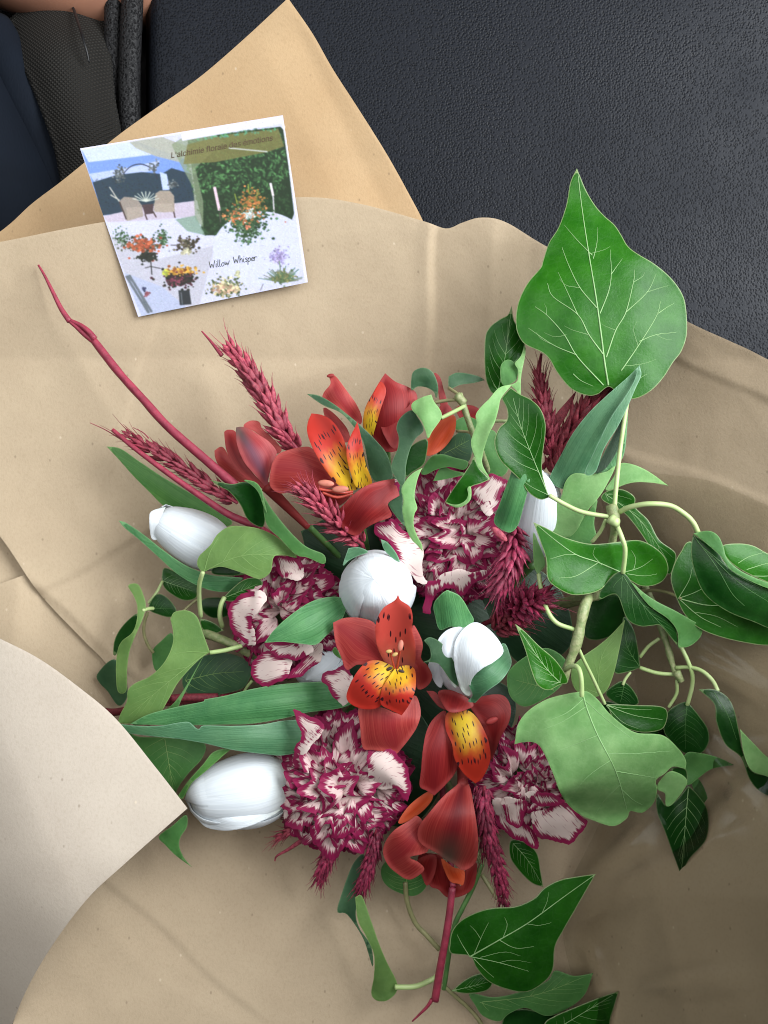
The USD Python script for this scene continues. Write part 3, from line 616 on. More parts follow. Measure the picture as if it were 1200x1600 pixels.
# ================================================================ CARD
CARD = [(125, 232, 37), (442, 180, 39), (481, 441, 21.5), (216, 495, 20)]
def paint_card():
    W_, H_ = 1200, 1070
    im = Image.new('RGB', (W_, H_), (206, 208, 236)); d = ImageDraw.Draw(im, 'RGBA')
    R = random.Random(3)
    d.polygon([(170, 640), (420, 760), (700, 690), (620, 1000), (440, 1000), (240, 830)], fill=(190, 190, 205, 255))
    d.polygon([(240, 830), (430, 900), (560, 1010), (330, 1060)], fill=(178, 186, 214, 255))
    d.polygon([(20, 200), (260, 150), (560, 260), (600, 500), (130, 540)], fill=(120, 152, 222, 255))
    d.polygon([(20, 200), (270, 160), (400, 230), (60, 270)], fill=(200, 212, 242, 255))
    d.polygon([(60, 330), (300, 290), (420, 260), (400, 310), (90, 370)], fill=(182, 196, 238, 255))
    d.polygon([(80, 372), (200, 335), (330, 320), (430, 330), (480, 300), (580, 330), (600, 480), (130, 540)], fill=(38, 58, 74, 255))
    d.polygon([(130, 545), (320, 500), (600, 465), (600, 545), (420, 560), (160, 575)], fill=(196, 186, 205, 255))
    for _ in range(500):
        x = R.uniform(90, 590); y = R.uniform(350, 510)
        s = R.uniform(3, 9); g = R.randint(30, 75)
        if y > 520 - (x - 90) * .1: continue
        d.ellipse([x, y, x + s, y + s * .7], fill=(g // 2 + 10, g, g + 4, 120))
    # hedge
    d.polygon([(560, 150), (1030, 90), (1050, 110), (1100, 530), (1090, 560), (700, 640), (650, 640), (600, 420)], fill=(30, 52, 30, 255))
    for _ in range(1900):
        x = R.uniform(560, 1095); y = R.uniform(100, 640)
        if x < 600 + (y - 300) * .25 - 40 or x > 1040 + (y - 100) * .12: continue
        if y > 545 and x > 760: continue
        g = R.randint(45, 165 if y < 420 else 90); s = R.uniform(4, 15); a = R.uniform(0, 6.28)
        p = [(x + math.cos(a) * s, y + math.sin(a) * s), (x + math.cos(a + 1.5) * s * .45, y + math.sin(a + 1.5) * s * .45), (x - math.cos(a) * s, y - math.sin(a) * s), (x + math.cos(a - 1.5) * s * .45, y + math.sin(a - 1.5) * s * .45)]
        d.polygon(p, fill=(int(g * .62), g, int(g * .6), 210))
    # white tablecloth
    d.ellipse([690, 520, 1180, 900], fill=(208, 212, 242, 255))
    # olive brush strokes
    d.polygon([(255, 160), (400, 130), (560, 190), (520, 270), (400, 240), (300, 200)], fill=(170, 172, 160, 235))
    d.polygon([(480, 180), (560, 130), (680, 100), (740, 170), (600, 300), (640, 470), (640, 600), (600, 560), (590, 400), (520, 270)], fill=(132, 146, 118, 190))
    d.polygon([(500, 560), (600, 540), (650, 640), (560, 620)], fill=(120, 150, 130, 200))
    d.polygon([(560, 180), (760, 130), (1020, 100), (1050, 190), (960, 220), (700, 270), (540, 280)], fill=(118, 116, 66, 225))
    for _ in range(60):
        x = R.uniform(590, 1010); y = 150 - (x - 560) * .12 + R.uniform(-14, 12)
        d.ellipse([x, y, x + 9, y + 7], fill=(90, R.randint(130, 190), 130, 200))
    d.line([(770, 198), (965, 217)], fill=(200, 205, 205, 255), width=7)
    # arch, drape, chairs
    d.arc([225, 278, 410, 470], 190, 350, fill=(40, 46, 60, 255), width=5)
    d.polygon([(420, 320), (455, 330), (470, 410), (435, 412)], fill=(190, 205, 245, 255))
    for cx, cy, n_, sp in ((215, 330, 60, 38), (390, 295, 30, 22), (490, 380, 40, 26)):
        for _ in range(n_):
            x, y = R.gauss(cx, sp * .5), R.gauss(cy, sp * .6)
            g = R.randint(50, 130); d.ellipse([x - 5, y - 4, x + 5, y + 4], fill=(g, g + 8, g + 12, 255))
    d.polygon([(212, 470), (240, 445), (300, 450), (330, 490), (335, 545), (255, 568), (235, 530)], fill=(150, 140, 132, 255))
    d.polygon([(250, 500), (325, 495), (338, 540), (258, 566)], fill=(168, 156, 146, 255))
    d.polygon([(398, 430), (420, 415), (470, 415), (492, 440), (495, 520), (440, 525), (390, 515)], fill=(160, 148, 136, 255))
    d.polygon([(390, 480), (480, 480), (495, 522), (395, 522)], fill=(172, 160, 148, 255))
    d.polygon([(330, 485), (388, 480), (385, 530), (345, 535)], fill=(74, 58, 62, 255))
    for a in range(9): d.line([(350, 470), (350 + 70 * math.cos(-.3 - a * .32), 470 + 52 * math.sin(-.3 - a * .32))], fill=(205, 212, 200, 255), width=5)
    for a, b in (((165, 395), (215, 470)), ((170, 435), (215, 462)), ((215, 470), (250, 560)), ((345, 535), (356, 562)), ((385, 520), (402, 550)), ((490, 520), (497, 552))): d.line([a, b], fill=(190, 188, 180, 255) if a[0] < 200 else (60, 46, 44, 255), width=6)
    # candles
    d.line([(697, 395), (722, 515)], fill=(236, 205, 222, 255), width=15); d.line([(980, 375), (994, 440)], fill=(236, 226, 235, 255), width=12); d.line([(994, 440), (1000, 535)], fill=(214, 208, 220, 255), width=7)
    d.line([(722, 515), (728, 575)], fill=(90, 80, 76, 255), width=5); d.ellipse([980, 530, 1020, 548], fill=(206, 200, 220, 255))
    def blob(cx, cy, sx, sy, n_, cols, s0=5, s1=11):
        for _ in range(int(n_ * 2.6)):
            x, y = R.gauss(cx, sx * .85), R.gauss(cy, sy * .85); s = R.uniform(s0 * .45, s1 * .62)
            c_ = R.choice(cols); j = R.uniform(.7, 1.15)
            d.ellipse([x - s, y - s * .8, x + s, y + s * .8], fill=tuple(min(255, int(k * j)) for k in c_) + (255,))
    G1 = [(60, 92, 58), (44, 70, 44), (86, 122, 84)]
    blob(860, 560, 62, 48, 240, G1, 5, 13); blob(860, 640, 20, 26, 40, G1); blob(890, 470, 36, 34, 80, [(206, 128, 72), (176, 120, 60), (110, 120, 60)]); blob(830, 540, 60, 24, 46, [(214, 138, 88), (198, 116, 70)], 6, 11); blob(872, 535, 22, 16, 22, [(226, 236, 240), (190, 214, 220)], 5, 9)
    blob(865, 600, 8, 6, 5, [(230, 140, 110)], 6, 10); d.line([(868, 380), (872, 430)], fill=(150, 160, 60, 255), width=5); d.line([(800, 430), (812, 480)], fill=(150, 160, 60, 255), width=5)
    blob(335, 690, 56, 24, 90, [(58, 62, 48), (80, 84, 60)], 5, 10); blob(225, 650, 26, 22, 36, G1, 4, 8); blob(430, 650, 18, 28, 40, G1, 4, 9); blob(345, 690, 48, 24, 42, [(196, 104, 70), (170, 84, 58)], 8, 16); blob(360, 752, 24, 14, 60, [(44, 48, 40)], 6, 12)
    d.line([(374, 770), (380, 840)], fill=(30, 30, 28, 255), width=5); d.line([(345, 806), (374, 798), (424, 808)], fill=(30, 30, 28, 255), width=4)
    blob(555, 690, 30, 22, 50, [(74, 62, 52), (110, 104, 84), (60, 58, 44)], 6, 12); blob(552, 725, 14, 8, 8, [(226, 222, 190)], 9, 15); d.line([(475, 690), (520, 690)], fill=(60, 56, 46, 255), width=4)
    blob(520, 860, 44, 26, 130, [(54, 50, 44), (38, 42, 36), (84, 50, 60)], 7, 13); blob(525, 822, 40, 12, 40, [(214, 160, 62), (226, 178, 80), (150, 90, 50)], 8, 14); blob(450, 830, 8, 10, 8, [(190, 200, 80)]); blob(500, 870, 26, 16, 12, [(140, 70, 90)], 6, 10)
    d.polygon([(515, 920), (570, 920), (580, 990), (522, 995)], fill=(48, 52, 56, 255)); d.line([(528, 930), (534, 990)], fill=(110, 116, 124, 255), width=5)
    blob(755, 905, 46, 26, 110, [(70, 88, 54), (96, 108, 70), (150, 146, 104)], 5, 10); blob(750, 905, 42, 24, 30, [(236, 228, 190), (222, 206, 160), (214, 176, 150)], 9, 16); blob(815, 838, 8, 10, 10, [(196, 196, 160)])
    for a in range(34):
        t = -2.9 + a * .082; L = R.uniform(50, 125); d.line([(1042, 880), (1042 + L * math.cos(t), 880 + L * .72 * math.sin(t))], fill=(88 + R.randint(-20, 30), 112, 84, 255), width=4)
    blob(1045, 850, 30, 20, 46, [(92, 116, 80), (140, 140, 92)], 5, 9); blob(1022, 745, 28, 24, 70, [(176, 162, 212), (150, 140, 196), (196, 186, 224)], 5, 9); d.line([(1025, 770), (1035, 840)], fill=(100, 124, 96, 255), width=5)
    d.line([(255, 845), (300, 900), (340, 980), (368, 1032)], fill=(84, 94, 96, 255), width=4)
    for a in range(26):
        t = a / 25; x = 258 + 110 * t; y = 850 + 180 * t
        d.ellipse([x - 13, y - 4, x + 1, y + 5], fill=(104, 112, 122, 255)); d.ellipse([x + 2, y - 9, x + 16, y], fill=(104, 112, 122, 255))
    blob(356, 938, 9, 7, 8, [(150, 84, 96)], 5, 9); blob(340, 915, 5, 6, 4, [(60, 64, 96)])
    d.line([(930, 920), (945, 885)], fill=(120, 120, 120, 255), width=4)
    # white margin
    d.line([(20, 200), (1046, 34)], fill=(226, 224, 244, 255), width=14); d.line([(1046, 34), (1168, 880)], fill=(230, 228, 246, 255), width=22)
    d.line([(1050, 50), (530, 140)], fill=(224, 222, 242, 255), width=46)
    from PIL import ImageFilter
    return np.asarray(im.filter(ImageFilter.GaussianBlur(2.3))).astype(float) * (1 + np.random.default_rng(5).normal(0, .02, (H_ // 6 + 1, W_ // 6 + 1, 1)).repeat(6, 0).repeat(6, 1)[:H_, :W_]) + np.random.default_rng(6).normal(0, 1.2, (H_ // 4 + 1, W_ // 4 + 1, 3)).repeat(4, 0).repeat(4, 1)[:H_, :W_]
card = thing('gift_card', 'printed florist card with photos of bouquets, lying on the kraft paper', 'card', P(300, 340, 36))
img = paint_card()
nu, nv = 330, 290
A_, B_ = np.meshgrid(np.linspace(0, 1, nu), np.linspace(0, 1, nv))
cc = [np.array(c_, float) for c_ in CARD]
pp = ((1 - A_) * (1 - B_))[..., None] * cc[0] + (A_ * (1 - B_))[..., None] * cc[1] + (A_ * B_)[..., None] * cc[2] + ((1 - A_) * B_)[..., None] * cc[3]
pp = pp.reshape(-1, 3)
bow = lambda a, b: 1.4 * np.sin(np.pi * a) * 0 + 1.2 * (a - .5)**2 * 4
pz = pp[:, 2] + bow(A_.ravel(), B_.ravel())
cv = P(pp[:, 0], pp[:, 1], pz)
sx_ = np.clip(((pp[:, 0] - 120) * 3.243).astype(int), 0, 1199); sy_ = np.clip(((pp[:, 1] - 170) * 3.243).astype(int), 0, 1069)
col = np.clip(img[sy_, sx_] / 255.0, 0, 1)
col = np.where(col <= 0.04045, col / 12.92, ((col + 0.055) / 1.055) ** 2.4) * 0.8
i = (np.arange(nv - 1)[:, None] * nu + np.arange(nu - 1)[None]).ravel()
cf = np.vstack([np.c_[i, i + nu, i + nu + 1], np.c_[i, i + nu + 1, i + 1]])
obj('printed_face', cv, cf, 'print', card, prim={'paint': col})
v2 = cv.copy(); v2[:, 2] -= 0.03
sub = v2.reshape(nv, nu, 3)[::-1][::17, ::15][::-1]
n1, n2 = sub.shape[:2]
i = (np.arange(n1 - 1)[:, None] * n2 + np.arange(n2 - 1)[None]).ravel()
v_, f_ = solidify(sub.reshape(-1, 3) - [0, 0, .05], np.vstack([np.c_[i, i + n2, i + n2 + 1], np.c_[i, i + n2 + 1, i + 1]]), 0.45)
obj('card_back', v_, f_, 'card_stock', card)
def letter(text, a, b, height_px, m, lab, lift, shear=0.22, squeeze=1.0):
    """writing laid on the card from pixel a to pixel b (baseline)"""
    t = meshkit.text_mesh(text, 1.0, 0.02)
    v = np.array(t.vertices); f = np.array(t.faces)
    v[:, 0] += v[:, 1] * shear
    w = v[:, 0].max()
    a, b = np.array(a, float), np.array(b, float)
    d = (b - a); L = np.linalg.norm(d); d /= L; n = np.array([d[1], -d[0]])
    px = a + np.outer(v[:, 0] / w * L, d) + np.outer(v[:, 1] * height_px + lift * np.sin(v[:, 0] / w * 14) * height_px, n)
    zz = CZ(px) + 0.06 + v[:, 2] * 4
    obj('lettering', P(px[:, 0], px[:, 1], zz), f, m, card, smooth=False, label=lab)
CZ = LinearNDInterpolator(pp[::37, :2], pz[::37])
letter("L'alchimie florale des émotions", (267, 247), (427, 219), 8.6, 'ink', 'slanted title lettering on the olive band', 0.0)
GL = {'W': ([[(0, 1.8), (.2, .6), (.3, 0), (.55, 1.2), (.85, 0), (1.0, .8), (1.25, 1.9)]], 1.4), 'i': ([[(.1, 1), (.08, .2), (.3, .05)], [(.12, 1.4), (.16, 1.5)]], .42), 'l': ([[(.08, 1.85), (.03, .3), (.25, .02)]], .38),
      'o': ([[(.35, 1), (.05, .6), (.15, .05), (.5, .15), (.6, .7), (.35, 1)]], .78), 'w': ([[(0, 1), (.18, 0), (.42, .8), (.62, 0), (.95, 1.1)]], 1.1), 'h': ([[(.05, 1.8), (0, 0)], [(0, .5), (.3, 1), (.48, .7), (.5, 0)]], .7),
      's': ([[(.45, .9), (.18, 1), (.08, .75), (.4, .4), (.32, .05), (0, .08)]], .6), 'p': ([[(.04, 1), (-.03, -.8)], [(.02, .6), (.35, 1), (.55, .5), (.28, 0), (0, .2)]], .72), 'e': ([[(.03, .5), (.48, .6), (.32, 1), (.05, .65), (.12, .1), (.5, .15)]], .62),
      'r': ([[(.02, 1), (0, 0)], [(0, .6), (.22, .95), (.6, .85)]], .62), ' ': ([], .7)}
def handwriting(text, a, b, x_px):
    """pen strokes along the line from pixel a to pixel b"""
    tot = sum(GL[c][1] for c in text); a, b = np.array(a, float), np.array(b, float)
    d = (b - a); L = np.linalg.norm(d); d /= L; n = np.array([d[1], -d[0]]); pos = 0; parts = []; R = random.Random(4)
    for c in text:
        up = R.uniform(-.12, .12)
        for st in GL[c][0]:
            q = spline(np.array(st, float), n=14)
            px = a + np.outer((q[:, 0] + pos + .12 * q[:, 1]) / tot * L, d) + np.outer((q[:, 1] + up) * x_px, n)
            parts.append(tube(P(px[:, 0], px[:, 1], CZ(px) + .03), .15, 5))
        pos += GL[c][1]
    obj('lettering', *join(parts), 'ink_green', card, label='handwritten name')
handwriting('Willow Whisper', (327, 419), (402, 406), 6.0)

# ================================================================ FLOWER BUILDERS
NECK = (640, 1012, -46)
def unit(a): a = np.asarray(a, float); return a / np.linalg.norm(a)
def patch_faces(nu, nv):
    i = (np.arange(nu - 1)[:, None] * nv + np.arange(nv - 1)[None]).ravel()
    return np.vstack([np.c_[i, i + 1, i + nv + 1], np.c_[i, i + nv + 1, i + nv]])
def basis(a):
    a = unit(a); e = np.cross(a, [0, 0, 1.0] if abs(a[2]) < .9 else [0, 1.0, 0]); e = unit(e)
    return a, e, np.cross(a, e)
def tulip_bud(parent, b, t, R, phi0=0.0, seed=0, top=0.10, shape=0.8, flare=0.0, skip=()):
    """six overlapping petals round the axis from base b to tip t (mm)"""
    b, t = np.array(b, float), np.array(t, float)
    L = np.linalg.norm(t - b); a, e1, e2 = basis(t - b)
    r_ = np.random.default_rng(seed)
    nu, nv = 34, 25
    for ring, (scale, off) in enumerate(((0.965, math.pi / 3), (1.0, 0.0))):
        for k in range(3):
            if (ring, k) in skip: continue
            ph = phi0 + off + k * 2 * math.pi / 3 + r_.uniform(-.08, .08)
            u = np.linspace(0, 1, nu)[:, None]; v = np.linspace(-1, 1, nv)[None]
            ln = 1 + r_.uniform(-.03, .03)
            prof = np.interp(u, np.linspace(0, 1, 11), [.38, .68, .86, .96, 1.0, .99, .94, .86, .75, .60, .42])
            prof = prof[:, 0][:, None]
            k5 = np.hanning(9)[1:-1]; q = np.convolve(np.pad(prof[:, 0], 3, mode='edge'), k5 / k5.sum(), 'valid')[:, None]
            half = math.radians(74) * np.interp(u, [0, .1, .4, .75, .9, .97, 1], [.75, .9, 1.0, 1.0, .99, .96, .9])
            q = np.where(u > .86, q * np.sqrt(np.clip(1 - ((u - .86) / .14)**2 * 0.9995, 0, 1)), q)
            ang = ph + v * half
            rad = R * scale * q * (1 + (0.05 * v if ring else -.0)) - R * .02 * np.exp(-(v / .05)**2) * np.clip(u * 4, 0, 1) * (ring)
            rad = rad + flare * R * np.clip(u - .8, 0, 1)**2 * 25 * (k == 0) * ring
            z = L * ln * (u - 0.018 * v**2 * u) + 0 * v
            p = b + z[..., None] * a + (rad * np.cos(ang))[..., None] * e1 + (rad * np.sin(ang))[..., None] * e2
            vv = p.reshape(-1, 3); vv = vv + 0.25 * (meshkit.fbm(vv / 7.0, 2, seed + k)[:, None] - .5)
            vv, f = solidify(vv, patch_faces(nu, nv), 0.35)
            uv = np.stack([(v * .5 + .5) + 0 * u, u + 0 * v], -1).reshape(-1, 2)
            obj('petal', vv, f, 'tulip_petal', parent, uv=np.vstack([uv, uv]))
def carnation_head(parent, c, axis, R, n=52, seed=0, tmax=86, m='carnation_petal', flat=1.0, ruff=1.0):
    """ruffled double flower: rims lie on a dome of radius R about c"""
    r_ = np.random.default_rng(seed)
    a, e1, e2 = basis(axis); c = np.array(c, float)
    nu, nv = 22, 41
    u = np.linspace(0.02, 1, nu)[:, None]; v = np.linspace(-1, 1, nv)[None]
    for i in range(n):
        f_ = (i + .5) / n
        ph = i * 2.39996 + r_.uniform(-.3, .3)
        rho = .66 * R * math.sqrt(f_)
        o0 = math.cos(ph) * e1 + math.sin(ph) * e2
        b0 = c + o0 * rho + a * R * (.52 * (1 - f_**1.3) + r_.uniform(-.06, .06)) * flat
        if f_ < .55: ph += r_.choice([0, 0, 0, 1.4, -1.4, 3.0])
        out = math.cos(ph) * e1 + math.sin(ph) * e2
        el = math.radians(np.interp(f_, [0, .3, .7, 1], [78, 62, 32, 6]) + r_.uniform(-10, 10))
        D = math.sin(el) * a + math.cos(el) * out
        N = -math.cos(el) * a + math.sin(el) * out          # the side the blade falls over to
        T = np.cross(a, out)
        L = R * r_.uniform(.38, .56) * np.interp(f_, [0, .5, 1], [.92, 1.05, 1.0])
        al = r_.uniform(.75, 1.05)
        ph1, ph2, k1, k2 = r_.uniform(0, 6.3), r_.uniform(0, 6.3), r_.uniform(.9, 1.6), r_.uniform(2.2, 3.4)
        curl = r_.uniform(.25, .75) * (1.0 if f_ < .75 else .45)
        teeth = 0.03 * (np.abs(((v * r_.uniform(10, 15) + r_.uniform(0, 1)) % 1) - .5) * 4 - 1) + .05 * np.sin(v * 7 + ph1)
        uu = u * (1 + teeth * u**3) * (1 - .10 * v**4 * u)
        wav = ruff * u**1.3 * (.24 * np.sin(2 * math.pi * k1 * v + ph1 + 1.0 * u) + .07 * np.sin(2 * math.pi * k2 * v + ph2) * u)
        x = L * uu * np.cos(v * al); y = L * uu * np.sin(v * al) * 1.15
        nn = L * (wav + curl * u**2.4)
        sink = L * (.45 * curl * u**3)
        p = b0 + (x - sink)[..., None] * D + y[..., None] * T + nn[..., None] * N
        vv = p.reshape(-1, 3); vv = vv + .9 * (meshkit.fbm(vv / 9.0, 2, seed + i)[:, None] - .5) * N
        vv, f = solidify(vv, patch_faces(nu, nv), 0.10)
        e = (np.minimum(1 - u + 0 * v, (1 - np.abs(v)) * .9 + .12) * 1.35 + 0 * u).reshape(-1)
        s = (i * 3.7) % 50
        uv = np.stack([(v * .5 + .5) * 1.0 + s + 0 * u, u + 0 * v], -1).reshape(-1, 2)
        obj('petal', vv, f, m, parent, uv=np.vstack([uv, uv]), prim={'edge': np.r_[e, e]})
    cal = c + a[None] * np.linspace(-R * .75, R * .05, 10)[:, None]
    obj('calyx', *tube(cal, np.linspace(R * .16, R * .24, 10), 12), 'flower_stem', parent)
def husk(L, w, flat=0.7):
    """one pointed grain husk along +z"""
    t = np.linspace(0, 1, 10); rr = np.interp(t, [0, .12, .35, .6, .8, .92, 1], [.25, .7, 1, .86, .45, .16, .03]) * w
    a = np.linspace(0, 2 * np.pi, 9, endpoint=False)
    keel = 1 + .22 * np.exp(-((np.angle(np.exp(1j * (a - np.pi / 2)))) / .35)**2)
    v = np.stack([rr[:, None] * np.cos(a) * keel, rr[:, None] * np.sin(a) * flat * keel, (t * L)[:, None] + 0 * a], -1).reshape(-1, 3)
    i = (np.arange(9)[:, None] * 9 + np.arange(9)[None]).ravel(); j = (np.arange(9)[:, None] * 9 + (np.arange(9)[None] + 1) % 9).ravel()
    return v, np.vstack([np.c_[i, j, j + 9], np.c_[i, j + 9, i + 9]])
def place(v, o, z, y):
    z = unit(z); y = unit(y - z * (np.dot(y, z))); x = np.cross(y, z)
    return o + v[:, :1] * x + v[:, 1:2] * y + v[:, 2:] * z
def wheat_ear(parent, zoom, pts, z, R, n=22, m='wheat', awn=6.0, seed=0, open_=0.42, twist=0.0):
    """an ear from base to tip: spikelets of three husks in four rows round the axis; R = half width in pixels"""
    r_ = np.random.default_rng(seed)
    q = np.array(Q(zoom, pts), float); zz = np.interp(np.linspace(0, 1, len(q)), np.linspace(0, 1, len(np.atleast_1d(z))), np.atleast_1d(z))
    c = spline(np.c_[q, zz], n=80); c3 = P(c[:, 0], c[:, 1], c[:, 2])
    n = int(n * 1.25)
    t, e1, e2 = frames(c3)
    Rm = R * K * (H - zz.mean())
    obj('rachis', *tube(c3, Rm * .14, 7), 'wheat_stalk', parent)
    for i in range(n):
        s = i / (n - 1); k = min(79, int(s * 76) + 1)
        az = [0, math.pi, math.pi / 2, -math.pi / 2][i % 4] + twist + r_.uniform(-.4, .4) + .35
        rad = math.cos(az) * e1[k] + math.sin(az) * e2[k]
        tan = np.cross(t[k], rad)
        taper = np.interp(s, [0, .15, .7, 1], [.78, 1, .95, .6])
        parts = []
        for off, sc, w in ((-.62, .95, .9), (.62, .95, .9), (0, 1.08, 1.0)):
            L = Rm * 1.36 * sc * taper * r_.uniform(.82, 1.18)
            hv, hf = husk(L, Rm * .25 * w * taper * r_.uniform(.85, 1.15))
            op = open_ * r_.uniform(.7, 1.45) * (1 - .45 * s)
            d = t[k] * math.cos(op) + rad * math.sin(op) + tan * off * .42
            o = c3[k] + rad * Rm * .22 + tan * off * Rm * .3
            parts.append((place(hv, o, d, rad), hf))
            if r_.random() < .85:
                tip = o + unit(d) * L * .9
                al = awn * r_.uniform(.3, 1.0) * (0.5 + s)
                line = np.array([tip, tip + unit(d) * al * .5, tip + unit(d + rad * .12) * al])
                parts.append(tube(line, [.16, .10, .05], 4))
        vv, ff = join(parts)
        obj('spikelet', vv, ff, m, parent)
def down(parent, start, m='flower_stem', r=9, jig=0, z2=None):
    """the hidden lower stem, running into the neck of the wrap"""
    x, y, z = start; R = random.Random(int(x * 7 + y))
    ex, ey = NECK[0] + R.uniform(-34, 34), NECK[1] + R.uniform(-34, 34)
    stem('stem', parent, m, None, [(x, y), ((x * .55 + ex * .45), (y * .55 + ey * .45)), (ex, ey)], [z, z * .35 - 14, NECK[2]], r)

def ivy(label, at):
    return thing('ivy_sprig', label, 'ivy', P(*at), 'ivy sprigs in the bouquet')
def leaf(par, zoom, outline, mid, z, m='ivy_green', veins=None, vw=.26, vmat=None, name='leaf', **kw):
    if vmat is None: vmat = {'ivy_bright': 'vein', 'ivy_green': 'vein', 'ivy_dark': 'vein_dark', 'ivy_pale_olive': 'vein_olive', 'ivy_pale': 'vein_pale'}.get(m, 'vein_olive')
    return sheet(name, par, m, zoom, outline, mid, z, veins=veins, vw=vw, vmat=vmat, **kw)
ZC = (0, 400, 2.6667); ZD = (300, 500, 3.4286); ZE = (550, 540, 3.4286); ZF = (780, 250, 2.857); ZG = (130, 680, 3.4286); ZH = (330, 820, 3.4286)
ZI = (130, 1020, 3.4286); ZJ = (400, 1060, 4.0); ZK = (480, 900, 3.4286); ZL = (580, 1060, 3.3333); ZM = (800, 700, 3.0); ZN = (780, 960, 2.857); ZO = (480, 1300, 2.4)

# ================================================================ IVY, RIGHT
a = ivy('ivy sprig with the big heart-shaped green leaf standing over the black seat', (962, 808, 66))
bigv = [([(487, 1005), (470, 900), (455, 780), (430, 600), (400, 420), (370, 220), (352, 70)], .42),
        ([(465, 1005), (350, 880), (290, 780), (215, 695), (160, 655)], .30), ([(345, 870), (240, 825), (130, 750)], .2), ([(462, 865), (400, 780), (350, 690), (240, 610), (215, 550)], .30), ([(350, 690), (300, 580), (262, 500)], .2),
        ([(435, 660), (360, 570), (310, 470), (280, 390)], .26), ([(415, 425), (350, 360), (290, 290)], .2), ([(450, 685), (490, 580), (500, 500), (495, 400)], .24), ([(500, 510), (528, 470), (550, 440)], .16),
        ([(478, 880), (520, 760), (565, 680), (600, 540), (605, 490)], .30), ([(565, 680), (660, 590), (700, 510)], .22), ([(545, 940), (620, 830), (700, 700), (720, 630)], .28), ([(625, 810), (700, 780), (790, 770)], .2), ([(710, 685), (745, 660), (780, 640)], .18),
        ([(590, 990), (625, 975), (660, 955)], .16), ([(420, 440), (436, 370), (440, 300)], .18), ([(330, 955), (365, 985), (420, 1010)], .16),
        ([(300, 780), (250, 790), (200, 770)], .11), ([(400, 780), (330, 760), (290, 740)], .11), ([(520, 760), (470, 740), (455, 730)], .1), ([(600, 545), (640, 520), (650, 500)], .12), ([(360, 570), (300, 560), (268, 530)], .12), ([(660, 590), (720, 570), (760, 560)], .11),
        ([(620, 830), (600, 760), (615, 720)], .11), ([(400, 420), (470, 400), (495, 385)], .1), ([(240, 825), (190, 800), (165, 770)], .1), ([(700, 780), (740, 800), (770, 800)], .1), ([(560, 920), (640, 910), (700, 890)], .12), ([(210, 690), (210, 660), (200, 640)], .1)]
leaf(a, ZF, [(347, 38, 1), (318, 100), (300, 200), (265, 300), (222, 370), (195, 450), (185, 480), (130, 545), (95, 610), (78, 670), (75, 740), (90, 790), (120, 825), (190, 858), (225, 890), (260, 950), (320, 1020), (390, 1050), (440, 1045), (490, 1012), (540, 1050), (600, 1066), (670, 1035), (730, 975), (775, 905), (815, 850), (838, 770), (832, 650), (810, 585), (760, 520), (690, 462), (620, 420), (575, 385), (545, 335), (515, 290), (470, 250), (430, 205), (390, 140), (360, 70)],
     [(487, 1005), (455, 780), (430, 600), (400, 420), (370, 220), (347, 38)], [58, 60, 58, 54, 48, 46], 'ivy_bright', veins=bigv, curl=-5, wave=2.2, nw=1.5, ripple=1.6, h=3.5, label='large heart-shaped leaf with pale veins')
leaf(a, ZE, [(800, 280, 1), (850, 225, 1), (900, 260), (960, 290), (1010, 340), (1035, 410), (1035, 480), (1020, 600), (1020, 680), (1040, 760), (1058, 812, 1), (1010, 825), (950, 790), (900, 720), (850, 670), (800, 620), (770, 560), (765, 500), (790, 440), (830, 400), (830, 340)],
     [(1055, 810), (960, 580), (900, 420), (850, 230)], [66, 68, 70, 68], 'ivy_green', veins='mid', vw=.25, curl=5, roll=-2, label='folded glossy leaf')
leaf(a, ZM, [(100, 348, 1), (160, 375), (250, 420), (370, 450), (500, 440), (590, 432), (660, 460), (715, 510), (733, 570), (710, 620), (660, 645), (600, 645), (540, 610), (515, 585), (470, 600), (420, 660), (350, 685), (270, 685), (190, 640), (165, 600), (160, 520), (130, 430)],
     [(515, 585), (300, 500), (110, 355)], [58, 64, 62], 'ivy_bright', veins=[([(515, 585), (400, 535), (300, 500), (200, 430), (112, 356)], .3), ([(515, 585), (600, 560), (660, 520)], .2), ([(540, 590), (620, 600), (680, 590)], .16), ([(420, 548), (380, 500), (390, 465)], .16), ([(400, 540), (300, 600), (220, 610)], .2), ([(300, 500), (250, 500), (180, 520)], .16), ([(570, 570), (580, 520), (560, 480)], .15)], curl=3, ripple=1.5)
leaf(a, ZM, [(100, 398), (122, 440), (150, 510), (156, 550), (120, 595, 1), (102, 540)], [(120, 595), (110, 400)], [56, 60], 'ivy_pale', label='pale underside of a turned leaf')
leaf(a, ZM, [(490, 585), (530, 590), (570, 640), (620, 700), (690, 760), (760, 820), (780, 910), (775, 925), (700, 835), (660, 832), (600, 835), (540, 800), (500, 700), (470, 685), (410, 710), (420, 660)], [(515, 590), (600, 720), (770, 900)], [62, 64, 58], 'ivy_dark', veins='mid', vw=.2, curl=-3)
leaf(a, ZM, [(560, 630), (620, 680), (680, 720), (760, 760), (830, 800), (890, 840), (880, 890), (830, 930), (780, 935, 1), (775, 860), (730, 800), (640, 735)], [(560, 630), (720, 760), (840, 890)], [64, 64, 57], 'ivy_mid', curl=2, label='grey green underside of the folded leaf')
